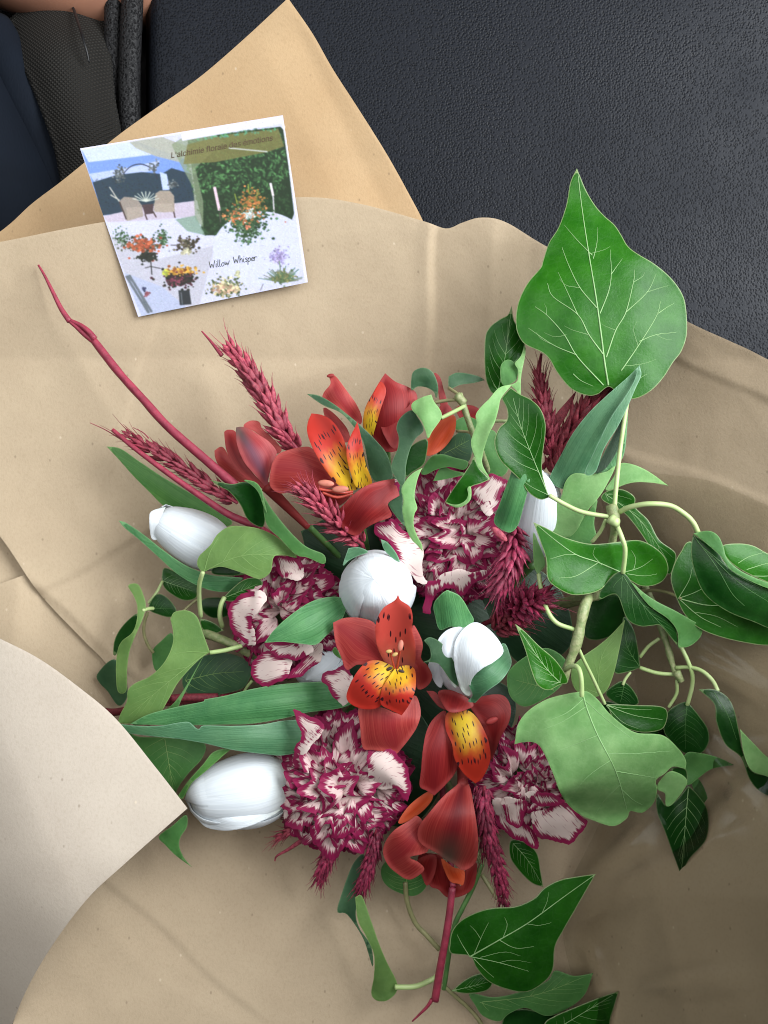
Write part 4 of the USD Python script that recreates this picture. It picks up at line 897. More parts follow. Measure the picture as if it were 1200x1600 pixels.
p_, _ = leaf(a, ZM, [(845, 440), (790, 490), (755, 560), (745, 620), (770, 700), (810, 780), (870, 840), (960, 880), (1080, 910), (1200, 925), (1270, 900), (1290, 800), (1270, 700), (1100, 620), (1000, 560)],
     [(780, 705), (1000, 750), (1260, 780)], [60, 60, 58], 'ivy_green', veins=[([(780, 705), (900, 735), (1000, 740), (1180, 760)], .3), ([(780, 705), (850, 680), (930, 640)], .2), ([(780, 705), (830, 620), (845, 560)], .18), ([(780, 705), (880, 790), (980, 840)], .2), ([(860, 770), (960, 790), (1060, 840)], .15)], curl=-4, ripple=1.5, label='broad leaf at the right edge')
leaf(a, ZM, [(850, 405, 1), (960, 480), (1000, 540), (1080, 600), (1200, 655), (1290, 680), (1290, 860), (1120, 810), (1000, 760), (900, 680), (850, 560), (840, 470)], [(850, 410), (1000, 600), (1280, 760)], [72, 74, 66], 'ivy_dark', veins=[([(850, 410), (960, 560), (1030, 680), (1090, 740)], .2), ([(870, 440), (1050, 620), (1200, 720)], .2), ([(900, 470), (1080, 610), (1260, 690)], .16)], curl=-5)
leaf(a, ZM, [(850, 400, 1), (920, 388), (965, 410), (990, 460), (1010, 520), (1080, 580), (1200, 630), (1290, 650), (1290, 682), (1200, 658), (1100, 615), (1020, 565), (980, 510), (920, 455)], [(850, 402), (985, 480), (1280, 665)], [73, 77, 69], 'ivy_mid', curl=1, label='rolled pale margin of the broad leaf')
leaf(a, ZM, [(985, 460), (1060, 448), (1130, 458), (1200, 495), (1290, 530), (1290, 665), (1200, 630), (1080, 575), (1010, 520)], [(1010, 500), (1280, 600)], [70, 64], 'ivy_bright', veins=[([(1100, 570), (1180, 545), (1260, 530)], .16), ([(1060, 540), (1110, 510), (1180, 490)], .14), ([(1120, 600), (1200, 600), (1280, 590)], .16)], curl=-2)
stem('petiole', a, 'petiole', ZM, [(480, 290), (487, 200), (497, 100), (508, 0), (525, -120), (540, -220)], [66, 64, 60, 58], 3.6)
stem('petiole', a, 'petiole', ZM, [(450, 322), (330, 300), (250, 265), (175, 222)], [66, 67], 3.6)
stem('petiole', a, 'petiole', ZM, [(505, 300), (550, 278), (640, 262), (740, 270), (810, 310), (850, 350), (872, 395)], [66, 74, 74, 72], 4.2)
stem('petiole', a, 'petiole', ZM, [(490, 360), (515, 420), (530, 480), (520, 585)], [66, 70, 62], 3.8)
stem('petiole', a, 'petiole', ZM, [(440, 335), (415, 390), (375, 440)], [66, 58], 3.0)
stem('stem', a, 'ivy_stem', ZM, [(465, 268), (480, 330), (482, 370), (470, 440), (440, 600), (390, 700)], [65, 66, 64, 50, 40], 8.0, 6, knob=.5)
stem('node', a, 'petiole', ZM, [(462, 330), (480, 345), (498, 350)], [67, 69], 9.0, 7.0, sides=12)
down(a, (930, 933, 40), 'ivy_stem', 6)

b = ivy('ivy sprig with a broad pale leaf hanging upside down over the carnation', (890, 1042, 60))
leaf(b, ZN, [(360, 345, 1), (300, 355), (210, 380), (130, 430), (85, 490), (68, 580, 1), (110, 570), (165, 575), (200, 620), (240, 710), (280, 810), (340, 880), (420, 920), (510, 945), (570, 910), (585, 878), (640, 885), (690, 840), (705, 780), (700, 740), (740, 710), (775, 680), (832, 690, 1), (833, 650), (800, 600), (730, 540), (620, 530), (560, 500), (490, 440), (440, 380), (395, 345)],
     [(370, 345), (430, 520), (530, 720), (565, 890)], [66, 78, 78, 60], 'ivy_pale', veins=[([(370, 345), (395, 430), (440, 540), (520, 700), (570, 870)], .32), ([(372, 380), (300, 440), (200, 480)], .15), ([(378, 380), (480, 470), (600, 560)], .16), ([(440, 540), (340, 580), (260, 610)], .16), ([(520, 700), (640, 720), (700, 730)], .14), ([(500, 650), (400, 720), (330, 800)], .14), ([(545, 780), (600, 830), (640, 850)], .12), ([(540, 760), (470, 830), (430, 890)], .12), ([(480, 620), (620, 620), (760, 610)], .14), ([(390, 410), (280, 480), (180, 520)], .14)], curl=-8, wave=1.5, ripple=1.8, h=3.5, label='broad pale underside')
leaf(b, ZN, [(720, 740), (770, 700), (840, 745), (780, 840), (745, 855), (740, 800), (705, 780)], [(770, 700), (745, 855)], [70, 64], 'ivy_pale', curl=-2)
leaf(b, ZN, [(765, 690), (832, 690), (838, 752), (815, 735)], [(770, 692), (836, 750)], [69, 66], 'ivy_dark')
leaf(b, ZM, [(15, 825, 1), (60, 860), (130, 930), (200, 990), (250, 1060), (262, 1100), (225, 1110), (170, 1135), (120, 1110), (90, 1040), (60, 940)], [(230, 1105), (150, 1020), (15, 825)], [64, 67, 66], 'ivy_bright', veins='auto', vw=.22, curl=4, label='small bright pointed leaf')
leaf(b, ZM, [(530, 805, 1), (500, 960), (470, 1080), (430, 1150), (350, 1170), (290, 1120), (280, 1040), (330, 980), (400, 930), (460, 880)], [(400, 1160), (420, 980), (528, 806)], [44, 46, 44], 'ivy_pale_olive', curl=3, veins='mid', vw=.2)
leaf(b, ZN, [(40, 340), (40, 260), (100, 200), (200, 150), (285, 190), (310, 260), (250, 345), (130, 410), (70, 390)], [(250, 340), (60, 290)], [50, 46], 'ivy_mid', curl=3, veins='mid', vw=.2)
leaf(b, ZM, [(370, 720), (500, 690), (530, 800), (480, 870), (400, 900), (340, 880), (350, 800)], [(380, 890), (500, 700)], [30, 34], 'ivy_dark', curl=-3)
leaf(b, ZN, [(480, 400, 1), (600, 405), (740, 418), (738, 500), (680, 525), (600, 520), (520, 480)], [(475, 405), (740, 470)], [48, 46], 'ivy_green', veins=[([(478, 405), (600, 450), (730, 470)], .2), ([(478, 405), (560, 420), (680, 425)], .15), ([(478, 408), (550, 480), (620, 510)], .15)], curl=2)
stem('stem', b, 'ivy_stem', ZM, [(400, 690), (360, 700), (335, 760), (315, 860), (290, 950), (255, 1035), (235, 1095)], [50, 60, 61, 60, 56], 8.4, 7.5, knob=.4, rib=.05)
stem('petiole', b, 'petiole', ZM, [(125, 590), (140, 680), (165, 760), (210, 820), (290, 850)], [58, 60, 60], 3.6)
stem('petiole', b, 'petiole', ZM, [(302, 915), (335, 990), (375, 1070), (435, 1200)], [58, 54, 50], 2.7)
stem('petiole', b, 'petiole', ZM, [(250, 1040), (280, 1022), (310, 1030), (325, 1080), (328, 1165)], [60, 68, 72, 71], 3.8)
down(b, (923, 930, 45), 'ivy_stem', 6)

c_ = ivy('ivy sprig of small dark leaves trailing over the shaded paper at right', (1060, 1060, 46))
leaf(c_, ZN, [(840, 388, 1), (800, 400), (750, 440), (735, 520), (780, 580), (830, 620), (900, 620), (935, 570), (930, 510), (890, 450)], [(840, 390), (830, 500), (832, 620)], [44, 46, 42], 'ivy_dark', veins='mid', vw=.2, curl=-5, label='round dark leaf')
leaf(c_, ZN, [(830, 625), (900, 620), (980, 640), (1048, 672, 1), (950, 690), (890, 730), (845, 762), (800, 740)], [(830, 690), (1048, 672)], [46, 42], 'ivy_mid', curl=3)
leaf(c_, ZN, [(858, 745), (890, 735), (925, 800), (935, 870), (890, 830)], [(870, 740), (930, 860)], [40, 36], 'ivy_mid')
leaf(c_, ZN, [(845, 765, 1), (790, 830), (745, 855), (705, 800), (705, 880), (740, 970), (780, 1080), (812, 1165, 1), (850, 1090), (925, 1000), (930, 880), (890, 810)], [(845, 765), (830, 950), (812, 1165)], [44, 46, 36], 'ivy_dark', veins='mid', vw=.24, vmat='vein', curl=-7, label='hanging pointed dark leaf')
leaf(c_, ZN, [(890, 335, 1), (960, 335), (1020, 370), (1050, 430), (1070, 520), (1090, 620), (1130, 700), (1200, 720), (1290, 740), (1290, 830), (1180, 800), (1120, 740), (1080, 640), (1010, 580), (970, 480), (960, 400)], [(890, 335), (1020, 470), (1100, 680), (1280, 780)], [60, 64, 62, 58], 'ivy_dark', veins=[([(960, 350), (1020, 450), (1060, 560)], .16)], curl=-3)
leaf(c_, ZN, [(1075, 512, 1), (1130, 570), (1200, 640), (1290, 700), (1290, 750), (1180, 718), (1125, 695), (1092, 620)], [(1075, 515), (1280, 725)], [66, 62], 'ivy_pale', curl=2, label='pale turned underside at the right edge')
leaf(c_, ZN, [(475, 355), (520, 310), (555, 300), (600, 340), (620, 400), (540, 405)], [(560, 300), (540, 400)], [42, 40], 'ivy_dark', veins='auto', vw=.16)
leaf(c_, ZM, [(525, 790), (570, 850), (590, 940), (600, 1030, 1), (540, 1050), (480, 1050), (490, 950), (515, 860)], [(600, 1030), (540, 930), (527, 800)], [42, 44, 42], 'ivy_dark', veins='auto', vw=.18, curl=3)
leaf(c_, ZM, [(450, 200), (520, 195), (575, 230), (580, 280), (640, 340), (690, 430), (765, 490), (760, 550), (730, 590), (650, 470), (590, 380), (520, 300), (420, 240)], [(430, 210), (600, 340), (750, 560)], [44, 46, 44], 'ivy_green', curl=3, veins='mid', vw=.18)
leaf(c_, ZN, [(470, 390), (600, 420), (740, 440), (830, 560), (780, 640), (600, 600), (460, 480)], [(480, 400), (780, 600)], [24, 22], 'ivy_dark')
stem('stem', c_, 'ivy_stem', ZM, [(620, 640), (665, 740), (680, 800), (720, 900), (760, 1040), (790, 1095)], [38, 42, 46, 46], 5.6, 5.0, knob=.5)
stem('petiole', c_, 'petiole', ZM, [(765, 1062), (680, 1055), (600, 1030)], [46, 43], 3.2)
stem('petiole', c_, 'petiole', ZM, [(690, 893), (640, 930), (600, 980)], [45, 42], 2.8)
stem('petiole', c_, 'petiole', ZM, [(770, 1030), (830, 1028), (890, 1045), (940, 1090), (965, 1138)], [47, 54, 60], 3.2)
stem('petiole', c_, 'petiole', ZM, [(720, 850), (790, 930), (840, 1040), (845, 1110), (822, 1205)], [44, 52, 50, 46], 3.2)
stem('petiole', c_, 'petiole', ZM, [(772, 1090), (772, 1150), (735, 1215)], [46, 42], 2.7)
stem('petiole', c_, 'petiole_brown', ZM, [(600, 672), (680, 668), (745, 682), (790, 706)], [40, 50, 60], 2.6)
stem('petiole', c_, 'petiole', ZM, [(555, 1050), (530, 1085), (520, 1110)], [42, 42], 2.4)
stem('node', c_, 'ivy_stem', ZM, [(770, 1050), (795, 1095)], [48, 48], 7.0, 5.0)
down(c_, (1005, 915, 36), 'ivy_stem', 5)

# ================================================================ IVY, TOP CENTRE
a = ivy('ivy sprig with curled and twisted leaves above the upper carnation', (720, 630, 50))
leaf(a, ZE, [(855, -212, 1), (835, -165), (790, -140), (735, -95), (712, -30), (712, 140), (730, 220), (760, 260), (810, 245), (850, 200), (890, 130), (915, 40), (925, -30), (905, -90), (870, -130)], [(780, 250), (820, 60), (855, -212)], [44, 50, 46], 'ivy_green', curl=-6, veins='mid', vw=.2)
leaf(a, ZE, [(925, -10, 1), (905, 55), (872, 95), (890, 130), (885, 190), (852, 212), (880, 240), (902, 272), (907, 160), (930, 40)], [(928, 0), (890, 140), (895, 270)], [52, 54, 54], 'ivy_pale', label='pale rolled margin')
leaf(a, ZE, [(800, 100), (835, 75), (870, 90), (890, 125), (882, 180), (850, 205), (810, 215), (795, 160)], [(800, 110), (860, 190)], [52, 54], 'ivy_mid', curl=-3)
leaf(a, ZE, [(860, 207, 1), (790, 225), (735, 285), (690, 330), (663, 372), (668, 420), (650, 470), (638, 510), (642, 550), (660, 600), (670, 645), (690, 668), (742, 716, 1), (700, 640), (700, 590), (715, 530), (735, 470), (765, 410), (785, 340), (800, 280)], [(858, 210), (720, 370), (670, 530), (742, 716)], [70, 76, 76, 74], 'ivy_pale', curl=4, label='pale curling leaf underside')
leaf(a, ZE, [(655, 590), (630, 640), (590, 700), (540, 770), (498, 838, 1), (560, 862), (610, 845), (633, 815), (635, 760), (690, 738), (742, 716, 1), (690, 668), (668, 630)], [(660, 600), (600, 740), (500, 838)], [72, 72, 66], 'ivy_green', curl=-3)
leaf(a, ZE, [(500, 842, 1), (560, 852), (605, 832), (622, 800), (618, 765), (636, 755), (638, 815), (612, 850), (560, 868)], [(502, 842), (600, 850), (630, 770)], [68, 71, 72], 'ivy_pale', h=3)
leaf(a, ZE, [(425, 262, 1), (380, 275), (325, 305), (320, 340), (350, 375), (375, 410), (395, 460), (408, 500), (430, 460), (480, 385), (470, 340), (440, 300)], [(425, 265), (400, 380), (408, 500)], [68, 72, 72], 'ivy_pale', curl=-5, label='pale bent leaf top')
leaf(a, ZE, [(318, 345), (260, 385), (238, 440), (250, 490), (245, 550), (220, 610), (210, 660), (235, 710), (270, 760), (285, 720), (290, 640), (310, 560), (340, 500), (385, 450), (350, 380)], [(325, 350), (280, 520), (268, 750)], [66, 64, 64], 'ivy_grey', curl=-3)
leaf(a, ZE, [(408, 490, 1), (405, 580), (395, 640), (330, 680), (290, 720), (265, 770), (275, 830), (270, 890), (290, 980), (320, 1040), (350, 1070), (378, 1103, 1), (375, 1065), (350, 1020), (330, 960), (335, 900), (350, 870), (335, 810), (345, 740), (360, 690), (380, 650), (400, 600)], [(408, 495), (370, 660), (300, 800), (378, 1103)], [71, 72, 74, 70], 'ivy_pale', curl=-2, h=3, label='twisted pale ribbon of leaf')
leaf(a, ZE, [(300, 560), (400, 500), (398, 590), (380, 640), (320, 680), (285, 700)], [(390, 510), (300, 690)], [60, 58], 'ivy_dark')
leaf(a, ZE, [(215, 700), (270, 760), (272, 880), (288, 970), (240, 920), (205, 870), (190, 820)], [(225, 710), (270, 950)], [60, 58], 'ivy_grey')
leaf(a, ZE, [(518, 165, 1), (560, 145), (620, 150), (680, 165), (712, 185, 1), (650, 200), (580, 210), (525, 232), (516, 200)], [(518, 200), (712, 185)], [44, 42], 'ivy_grey', curl=-3)
leaf(a, ZE, [(320, 160), (340, 130), (385, 118), (430, 140), (455, 190), (462, 240), (450, 285), (440, 250), (400, 225), (350, 220), (318, 240)], [(320, 200), (400, 150), (455, 270)], [46, 48, 44], 'ivy_grey', curl=-5)
leaf(a, ZE, [(370, 680), (420, 600), (480, 582), (550, 600), (622, 622), (600, 665), (520, 650), (450, 665), (400, 690)], [(380, 675), (620, 625)], [46, 50], 'ivy_mid', curl=3)
leaf(a, ZE, [(440, 715), (480, 650), (540, 668), (605, 690), (450, 725)], [(450, 710), (600, 690)], [46, 46], 'ivy_mid')
leaf(a, ZE, [(470, 585), (530, 500), (600, 455), (655, 500), (645, 570), (620, 625), (560, 605)], [(490, 580), (640, 500)], [42, 44], 'ivy_grey', curl=3, veins='mid', vw=.18)
leaf(a, ZE, [(640, 480), (760, 455), (790, 560), (840, 640), (805, 700), (720, 690), (660, 610)], [(660, 500), (800, 680)], [40, 42], 'ivy_mid', curl=-4)
leaf(a, ZE, [(560, 400), (620, 380), (700, 420), (680, 480), (600, 470), (550, 440)], [(560, 420), (690, 450)], [36, 36], 'ivy_mid', curl=-3)
stem('stem', a, 'ivy_stem', ZE, [(575, 258), (600, 330), (630, 420), (660, 500), (705, 600), (730, 700), (700, 800)], [54, 54, 54, 50, 40, 20], 5.4, 4.6, knob=.4)
stem('petiole', a, 'petiole', ZE, [(600, 325), (550, 352), (478, 388)], [55, 66], 3.2)
stem('petiole', a, 'petiole_brown', ZE, [(560, 290), (500, 295), (440, 306)], [54, 50], 2.8)
stem('petiole', a, 'petiole_brown', ZE, [(580, 268), (545, 245), (520, 228)], [54, 46], 2.6)
stem('petiole', a, 'petiole_brown', ZE, [(560, 458), (620, 462), (650, 480)], [46, 52], 2.2)
stem('petiole', a, 'petiole', ZE, [(640, 470), (740, 410), (830, 405)], [52, 60], 2.6)
stem('node', a, 'ivy_stem', ZE, [(560, 265), (600, 310)], [55, 55], 7.0, 7.0)
down(a, (756, 770, 25), 'ivy_stem', 5)

# ================================================================ IVY, LEFT
a = ivy('ivy sprig of dull green leaves left of the flowers beside the folded paper', (375, 1010, 25))
leaf(a, None, [(266, 967, 1), (273, 956), (293, 954), (308, 964), (317, 989), (328, 1019, 1), (312, 1030), (292, 1050), (276, 1070), (262, 1095), (246, 1117), (207, 1130), (184, 1130, 1), (188, 1116), (198, 1096), (200, 1078), (212, 1067), (232, 1058), (250, 1043), (262, 1026), (270, 1005), (270, 985)], [(326, 1018), (270, 1060), (190, 1128)], [38, 38, 34], 'ivy_pale_olive', veins='mid', vw=.3, curl=-3, ripple=1.2, label='large pale olive leaf')
leaf(a, None, [(270, 1100), (320, 1020), (300, 1060), (285, 1090), (270, 1118), (240, 1130), (208, 1131)], [(315, 1030), (215, 1130)], [33, 31], 'ivy_mid')
leaf(a, ZI, [(530, 140), (560, 90), (610, 30), (760, 0), (900, 60), (880, 160), (830, 200), (700, 225), (560, 215)], [(540, 150), (720, 110), (890, 100)], [18, 20, 18], 'ivy_grey', veins='mid', vw=.22, curl=-2)
leaf(a, ZI, [(230, 425), (300, 450), (440, 455), (640, 480), (640, 560), (560, 650), (500, 740), (500, 800), (420, 700), (330, 560)], [(435, 450), (460, 600), (490, 780)], [28, 30, 26], 'ivy_mid', veins='mid', vw=.26, curl=-2, label='leaf below the long tulip leaves')
leaf(a, ZI, [(405, 985), (480, 925), (550, 868), (556, 930), (520, 990), (515, 1040), (540, 1100), (585, 1150, 1), (500, 1090), (440, 1030)], [(490, 900), (490, 1030), (585, 1150)], [36, 34, 26], 'ivy_mid', curl=-2, label='leaf tip showing below the paper corner')
leaf(a, ZG, [(240, 810), (260, 795), (295, 800), (320, 850), (335, 910), (320, 980), (290, 1050), (250, 1150), (235, 1250), (230, 1371), (185, 1371), (175, 1250), (185, 1150), (210, 1100), (260, 1060), (285, 1000), (290, 920), (270, 860)], [(260, 805), (310, 920), (220, 1200), (205, 1371)], [24, 30, 26, 22], 'ivy_pale_olive', curl=-3, label='narrow curled leaf')
leaf(a, ZG, [(292, 955), (240, 990), (190, 1050), (165, 1110), (162, 1180), (185, 1165), (215, 1105), (265, 1065), (290, 1010)], [(285, 970), (175, 1170)], [22, 18], 'ivy_dark', curl=-3)
leaf(a, ZG, [(165, 1200), (75, 1280), (90, 1330), (130, 1371), (190, 1450), (235, 1400), (225, 1300)], [(200, 1220), (100, 1330)], [14, 8], 'ivy_grey')
leaf(a, ZG, [(350, 930), (375, 870), (410, 850), (460, 880), (500, 940), (470, 975), (400, 960)], [(350, 930), (490, 930)], [20, 22], 'ivy_dark', curl=-4, veins='mid', vw=.16)
leaf(a, ZG, [(420, 760, 1), (430, 712), (470, 720), (560, 770), (612, 800), (605, 870), (540, 885), (470, 850), (430, 810)], [(425, 780), (600, 840)], [13, 14], 'ivy_green', curl=-3, veins='mid', vw=.18)
leaf(a, ZG, [(640, 735, 1), (612, 700), (620, 650), (680, 590), (720, 530), (780, 490), (850, 487), (940, 500), (1030, 540), (1100, 600), (1145, 655), (1060, 640), (1020, 655), (1005, 730), (960, 768), (920, 765), (870, 745), (800, 720), (740, 705), (690, 714)], [(640, 735), (760, 675), (900, 640), (1130, 650)], [48, 51, 51, 46], 'ivy_pale_olive', veins='mid', vw=.26, curl=-5, ripple=1, label='pale olive leaf lying over the tulip bud')
leaf(a, ZG, [(690, 714), (740, 700), (800, 715), (870, 742), (800, 752), (700, 745)], [(690, 720), (870, 745)], [38, 38], 'ivy_dark')
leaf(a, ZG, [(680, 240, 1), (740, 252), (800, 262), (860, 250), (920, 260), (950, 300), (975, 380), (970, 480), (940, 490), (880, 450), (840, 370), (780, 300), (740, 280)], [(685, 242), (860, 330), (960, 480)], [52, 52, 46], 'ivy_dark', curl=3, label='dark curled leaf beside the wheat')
leaf(a, ZG, [(948, 290, 1), (1000, 380), (1060, 460), (1130, 540), (1200, 600), (1290, 640), (1290, 690), (1200, 655), (1140, 640), (1060, 560), (990, 490), (968, 420), (965, 350)], [(950, 295), (1080, 520), (1280, 665)], [55, 54, 50], 'ivy_mid', curl=-2)
leaf(a, ZG, [(860, 240), (920, 250), (955, 290), (970, 350), (985, 420), (965, 380), (940, 310), (905, 270)], [(862, 242), (930, 280), (980, 410)], [54, 56, 55], 'ivy_mid', h=3)
leaf(a, ZG, [(755, 870), (850, 780), (930, 765), (960, 800), (890, 860), (800, 890)], [(760, 870), (950, 790)], [32, 34], 'ivy_green', curl=-3, veins='mid', vw=.16)
leaf(a, ZG, [(640, 880), (740, 870), (800, 900), (790, 960), (700, 980), (640, 940)], [(650, 920), (790, 920)], [16, 16], 'ivy_dark', curl=-3)
leaf(a, ZG, [(622, 980, 1), (690, 1000), (755, 1045, 1), (700, 1062), (640, 1040)], [(625, 985), (755, 1045)], [28, 26], 'ivy_green')
leaf(a, ZG, [(370, 1160), (420, 1100), (475, 1060), (490, 1150), (430, 1240), (385, 1260)], [(380, 1180), (480, 1090)], [12, 14], 'ivy_mid')
stem('petiole', a, 'petiole', ZG, [(640, 735), (622, 800), (622, 880), (630, 970)], [49, 44, 36, 30], 3.6)
stem('petiole', a, 'petiole', ZG, [(757, 868), (738, 910), (732, 970), (745, 1025)], [33, 34, 28], 3.8)
stem('petiole', a, 'petiole', ZG, [(680, 1165), (760, 1152), (850, 1128)], [38, 36], 3.6)
stem('petiole', a, 'petiole_brown', ZG, [(345, 950), (328, 1000), (325, 1060), (345, 1120), (375, 1165)], [22, 18, 15], 2.6)
stem('petiole', a, 'petiole', ZG, [(320, 940), (345, 930), (375, 928)], [29, 24], 3.0)
stem('petiole', a, 'petiole', ZG, [(425, 782), (395, 840), (350, 900)], [14, 18], 2.4)
stem('petiole', a, 'petiole_brown', ZG, [(610, 880), (560, 920), (535, 945)], [15, 18], 2.2)
stem('stem', a, 'ivy_stem', ZG, [(560, 1030), (650, 1060), (780, 1110), (930, 1185), (1100, 1290)], [22, 26, 28, 26, 10], 7.6, 8.4, knob=.3)
stem('petiole', a, 'petiole', ZI, [(905, 150), (880, 180), (865, 205)], [20, 18], 2.4)
down(a, (450, 1055, 12), 'ivy_stem', 7)

# ================================================================ IVY, BOTTOM
a = ivy('ivy sprig at the bottom with a glossy dark pointed leaf', (690, 1540, 22))
leaf(a, ZO, [(1082, 158, 1), (1030, 165), (950, 180), (890, 210), (850, 250), (780, 280), (700, 285), (640, 300), (580, 330), (545, 370), (535, 420), (540, 455), (610, 466), (635, 510), (680, 560), (750, 590), (820, 600), (880, 570), (920, 520), (930, 430), (960, 370), (1000, 300), (1040, 230)], [(610, 468), (720, 405), (830, 340), (960, 245), (1082, 158)], [36, 40, 41, 40, 36], 'ivy_green', curl=-4, ripple=1.2, h=3.5,
     veins=[([(610, 468), (720, 405), (830, 340), (960, 245), (1075, 163)], .34), ([(610, 468), (580, 420), (562, 385)], .18), ([(625, 460), (655, 390), (680, 340)], .2), ([(650, 400), (630, 370), (610, 350)], .11), ([(735, 395), (750, 350), (740, 320)], .18), ([(720, 405), (780, 435), (850, 430)], .18), ([(615, 468), (720, 490), (830, 522)], .2), ([(625, 475), (670, 520), (700, 545)], .18), ([(825, 345), (870, 350), (915, 340)], .14), ([(880, 305), (900, 260), (905, 225)], .14), ([(650, 470), (740, 450), (800, 465)], .12), ([(720, 490), (770, 480), (840, 490)], .1)], label='glossy pointed leaf')
leaf(a, ZO, [(610, 605), (700, 620), (800, 600), (900, 560), (930, 520), (1000, 540), (1072, 530, 1), (1040, 610), (980, 660), (900, 690), (820, 660), (760, 680), (720, 710), (660, 690), (630, 650)], [(640, 640), (860, 610), (1072, 530)], [24, 26, 24], 'ivy_mid', curl=-3, veins='mid', vw=.2)
leaf(a, ZO, [(540, 597, 1), (600, 550), (660, 530), (695, 560), (672, 595), (600, 606)], [(540, 597), (690, 560)], [26, 28], 'ivy_green', curl=-2, veins='mid', vw=.16)
leaf(a, ZO, [(1168, 598, 1), (1100, 620), (1000, 660), (930, 690), (890, 720), (890, 790), (1100, 800), (1140, 690)], [(900, 760), (1168, 598)], [28, 26], 'ivy_green', curl=-3, veins='auto', vw=.2)
leaf(a, ZO, [(740, 690), (800, 665), (870, 675), (930, 690), (900, 740), (880, 790), (740, 790)], [(750, 720), (900, 720)], [21, 21], 'ivy_dark')
leaf(a, ZO, [(180, 245, 1), (205, 240), (235, 320), (270, 420), (300, 490), (335, 560), (335, 600), (300, 632), (260, 632), (240, 605), (250, 540), (250, 460), (220, 390), (190, 330)], [(190, 245), (250, 420), (300, 610)], [32, 33, 26], 'ivy_pale_olive', curl=-4, label='folded leaf underside')
leaf(a, ZO, [(172, 120), (215, 90), (200, 230), (182, 300), (195, 360), (240, 430), (245, 505), (210, 400), (150, 310), (113, 300), (130, 230)], [(185, 110), (170, 290), (243, 500)], [26, 26, 24], 'ivy_grey', curl=2)
leaf(a, ZO, [(280, 130), (330, 100), (440, 150), (446, 205), (400, 240), (330, 222), (285, 185)], [(375, 220), (370, 120)], [16, 18], 'ivy_mid', curl=-2, veins='mid', vw=.22)
leaf(a, ZO, [(765, 30), (820, 42), (862, 80), (876, 150), (886, 207, 1), (840, 190), (790, 140), (760, 90)], [(770, 40), (830, 110), (886, 207)], [24, 24, 18], 'ivy_green', curl=-3, veins='mid', vw=.18)
stem('petiole', a, 'petiole', ZO, [(330, 582), (400, 580), (450, 562), (500, 535)], [28, 24, 20], 4.2)
stem('stem', a, 'flower_stem', ZO, [(655, 120), (620, 210), (580, 290), (553, 350), (535, 440), (520, 540), (512, 590)], [22, 22, 20], 4.2, 3.6)
stem('petiole', a, 'petiole_brown', ZO, [(655, 160), (690, 215), (712, 250)], [20, 26], 3.4)
stem('petiole', a, 'petiole_brown', ZO, [(368, 190), (375, 260), (405, 340), (450, 390), (495, 440)], [17, 14, 14], 4.0)
stem('petiole', a, 'petiole_brown', ZO, [(505, 570), (560, 620), (610, 665), (650, 715), (690, 790)], [20, 18, 18], 3.4)
down(a, (753, 1350, 22), 'ivy_stem', 5)

# ================================================================ TULIPS
def TP(x, y, z): return P(x, y, z)
def tulip(label, at): return thing('tulip', label, 'tulip', P(*at), 'white tulips in the bouquet')
t = tulip('white tulip bud lying left, directly under the pale olive ivy leaf', (300, 840, 25))
tulip_bud(t, TP(362, 872, 22), TP(240, 808, 30), 11.8, phi0=1.25, seed=1, flare=.45)
leaf(t, ZG, [(125, 60, 1), (200, 72), (300, 140), (420, 220), (540, 290), (700, 385), (800, 470), (700, 500), (600, 470), (440, 385), (360, 310), (270, 220), (190, 130)], [(760, 480), (450, 290), (125, 60)], [14, 20, 22], 'tulip_leaf_yellow', curl=-3, label='long leaf behind the bud')
leaf(t, ZG, [(190, 458, 1), (230, 470), (320, 530), (420, 610), (520, 680), (610, 725), (700, 752), (860, 765), (870, 790), (790, 835), (700, 835), (600, 800), (500, 740), (400, 650), (300, 560), (220, 495)], [(860, 780), (600, 765), (380, 610), (190, 458)], [24, 34, 34, 28], 'tulip_leaf', curl=-3, label='leaf in front of the bud')
down(t, (370, 880, 20), 'flower_stem', 9)
sheet('petal', t, 'tulip_petal', ZG, [(354, 440), (372, 404), (442, 384, 1), (420, 430), (402, 470), (412, 548), (366, 552)], [(430, 400), (380, 480), (380, 550)], [33, 36, 32], curl=-2, h=3, label='petal tip folded outwards')
t = tulip('white tulip bud at lower left beside the carnation and paper corner', (370, 1235, 28))
tulip_bud(t, TP(462, 1222, 26), TP(291, 1250, 34), 15.6, phi0=0.62, seed=2, flare=.1)
leaf(t, ZI, [(250, 382, 1), (350, 330), (500, 290), (640, 262), (652, 250), (760, 230), (900, 195), (1050, 170), (1200, 158), (1400, 160), (1500, 220), (1400, 290), (1200, 320), (1080, 350), (900, 380), (750, 384), (600, 388), (450, 388)], [(1480, 225), (900, 290), (550, 340), (250, 382)], [26, 45, 45, 38], 'tulip_leaf', curl=-4, ripple=.8, h=3.5, label='upper long striped leaf')
leaf(t, ZI, [(180, 380, 1), (300, 392), (420, 390), (500, 376), (560, 370), (585, 385), (605, 404), (625, 408), (645, 390), (800, 392), (950, 385), (1110, 360), (1230, 380), (1230, 500), (1080, 548), (950, 540), (800, 520), (650, 485), (500, 460), (350, 445), (230, 425)], [(1230, 450), (800, 455), (450, 425), (180, 380)], [36, 49, 48, 41], 'tulip_leaf_blue', curl=-3, ripple=.8, h=3.5, label='lower long leaf with a small nick')
leaf(t, ZI, [(505, 770, 1), (560, 690), (640, 600), (700, 530), (790, 512), (740, 560), (650, 640), (580, 700), (535, 780)], [(505, 775), (620, 630), (780, 515)], [34, 42, 44], 'tulip_leaf_yellow', curl=-1)
down(t, (470, 1215, 24), 'flower_stem', 10)
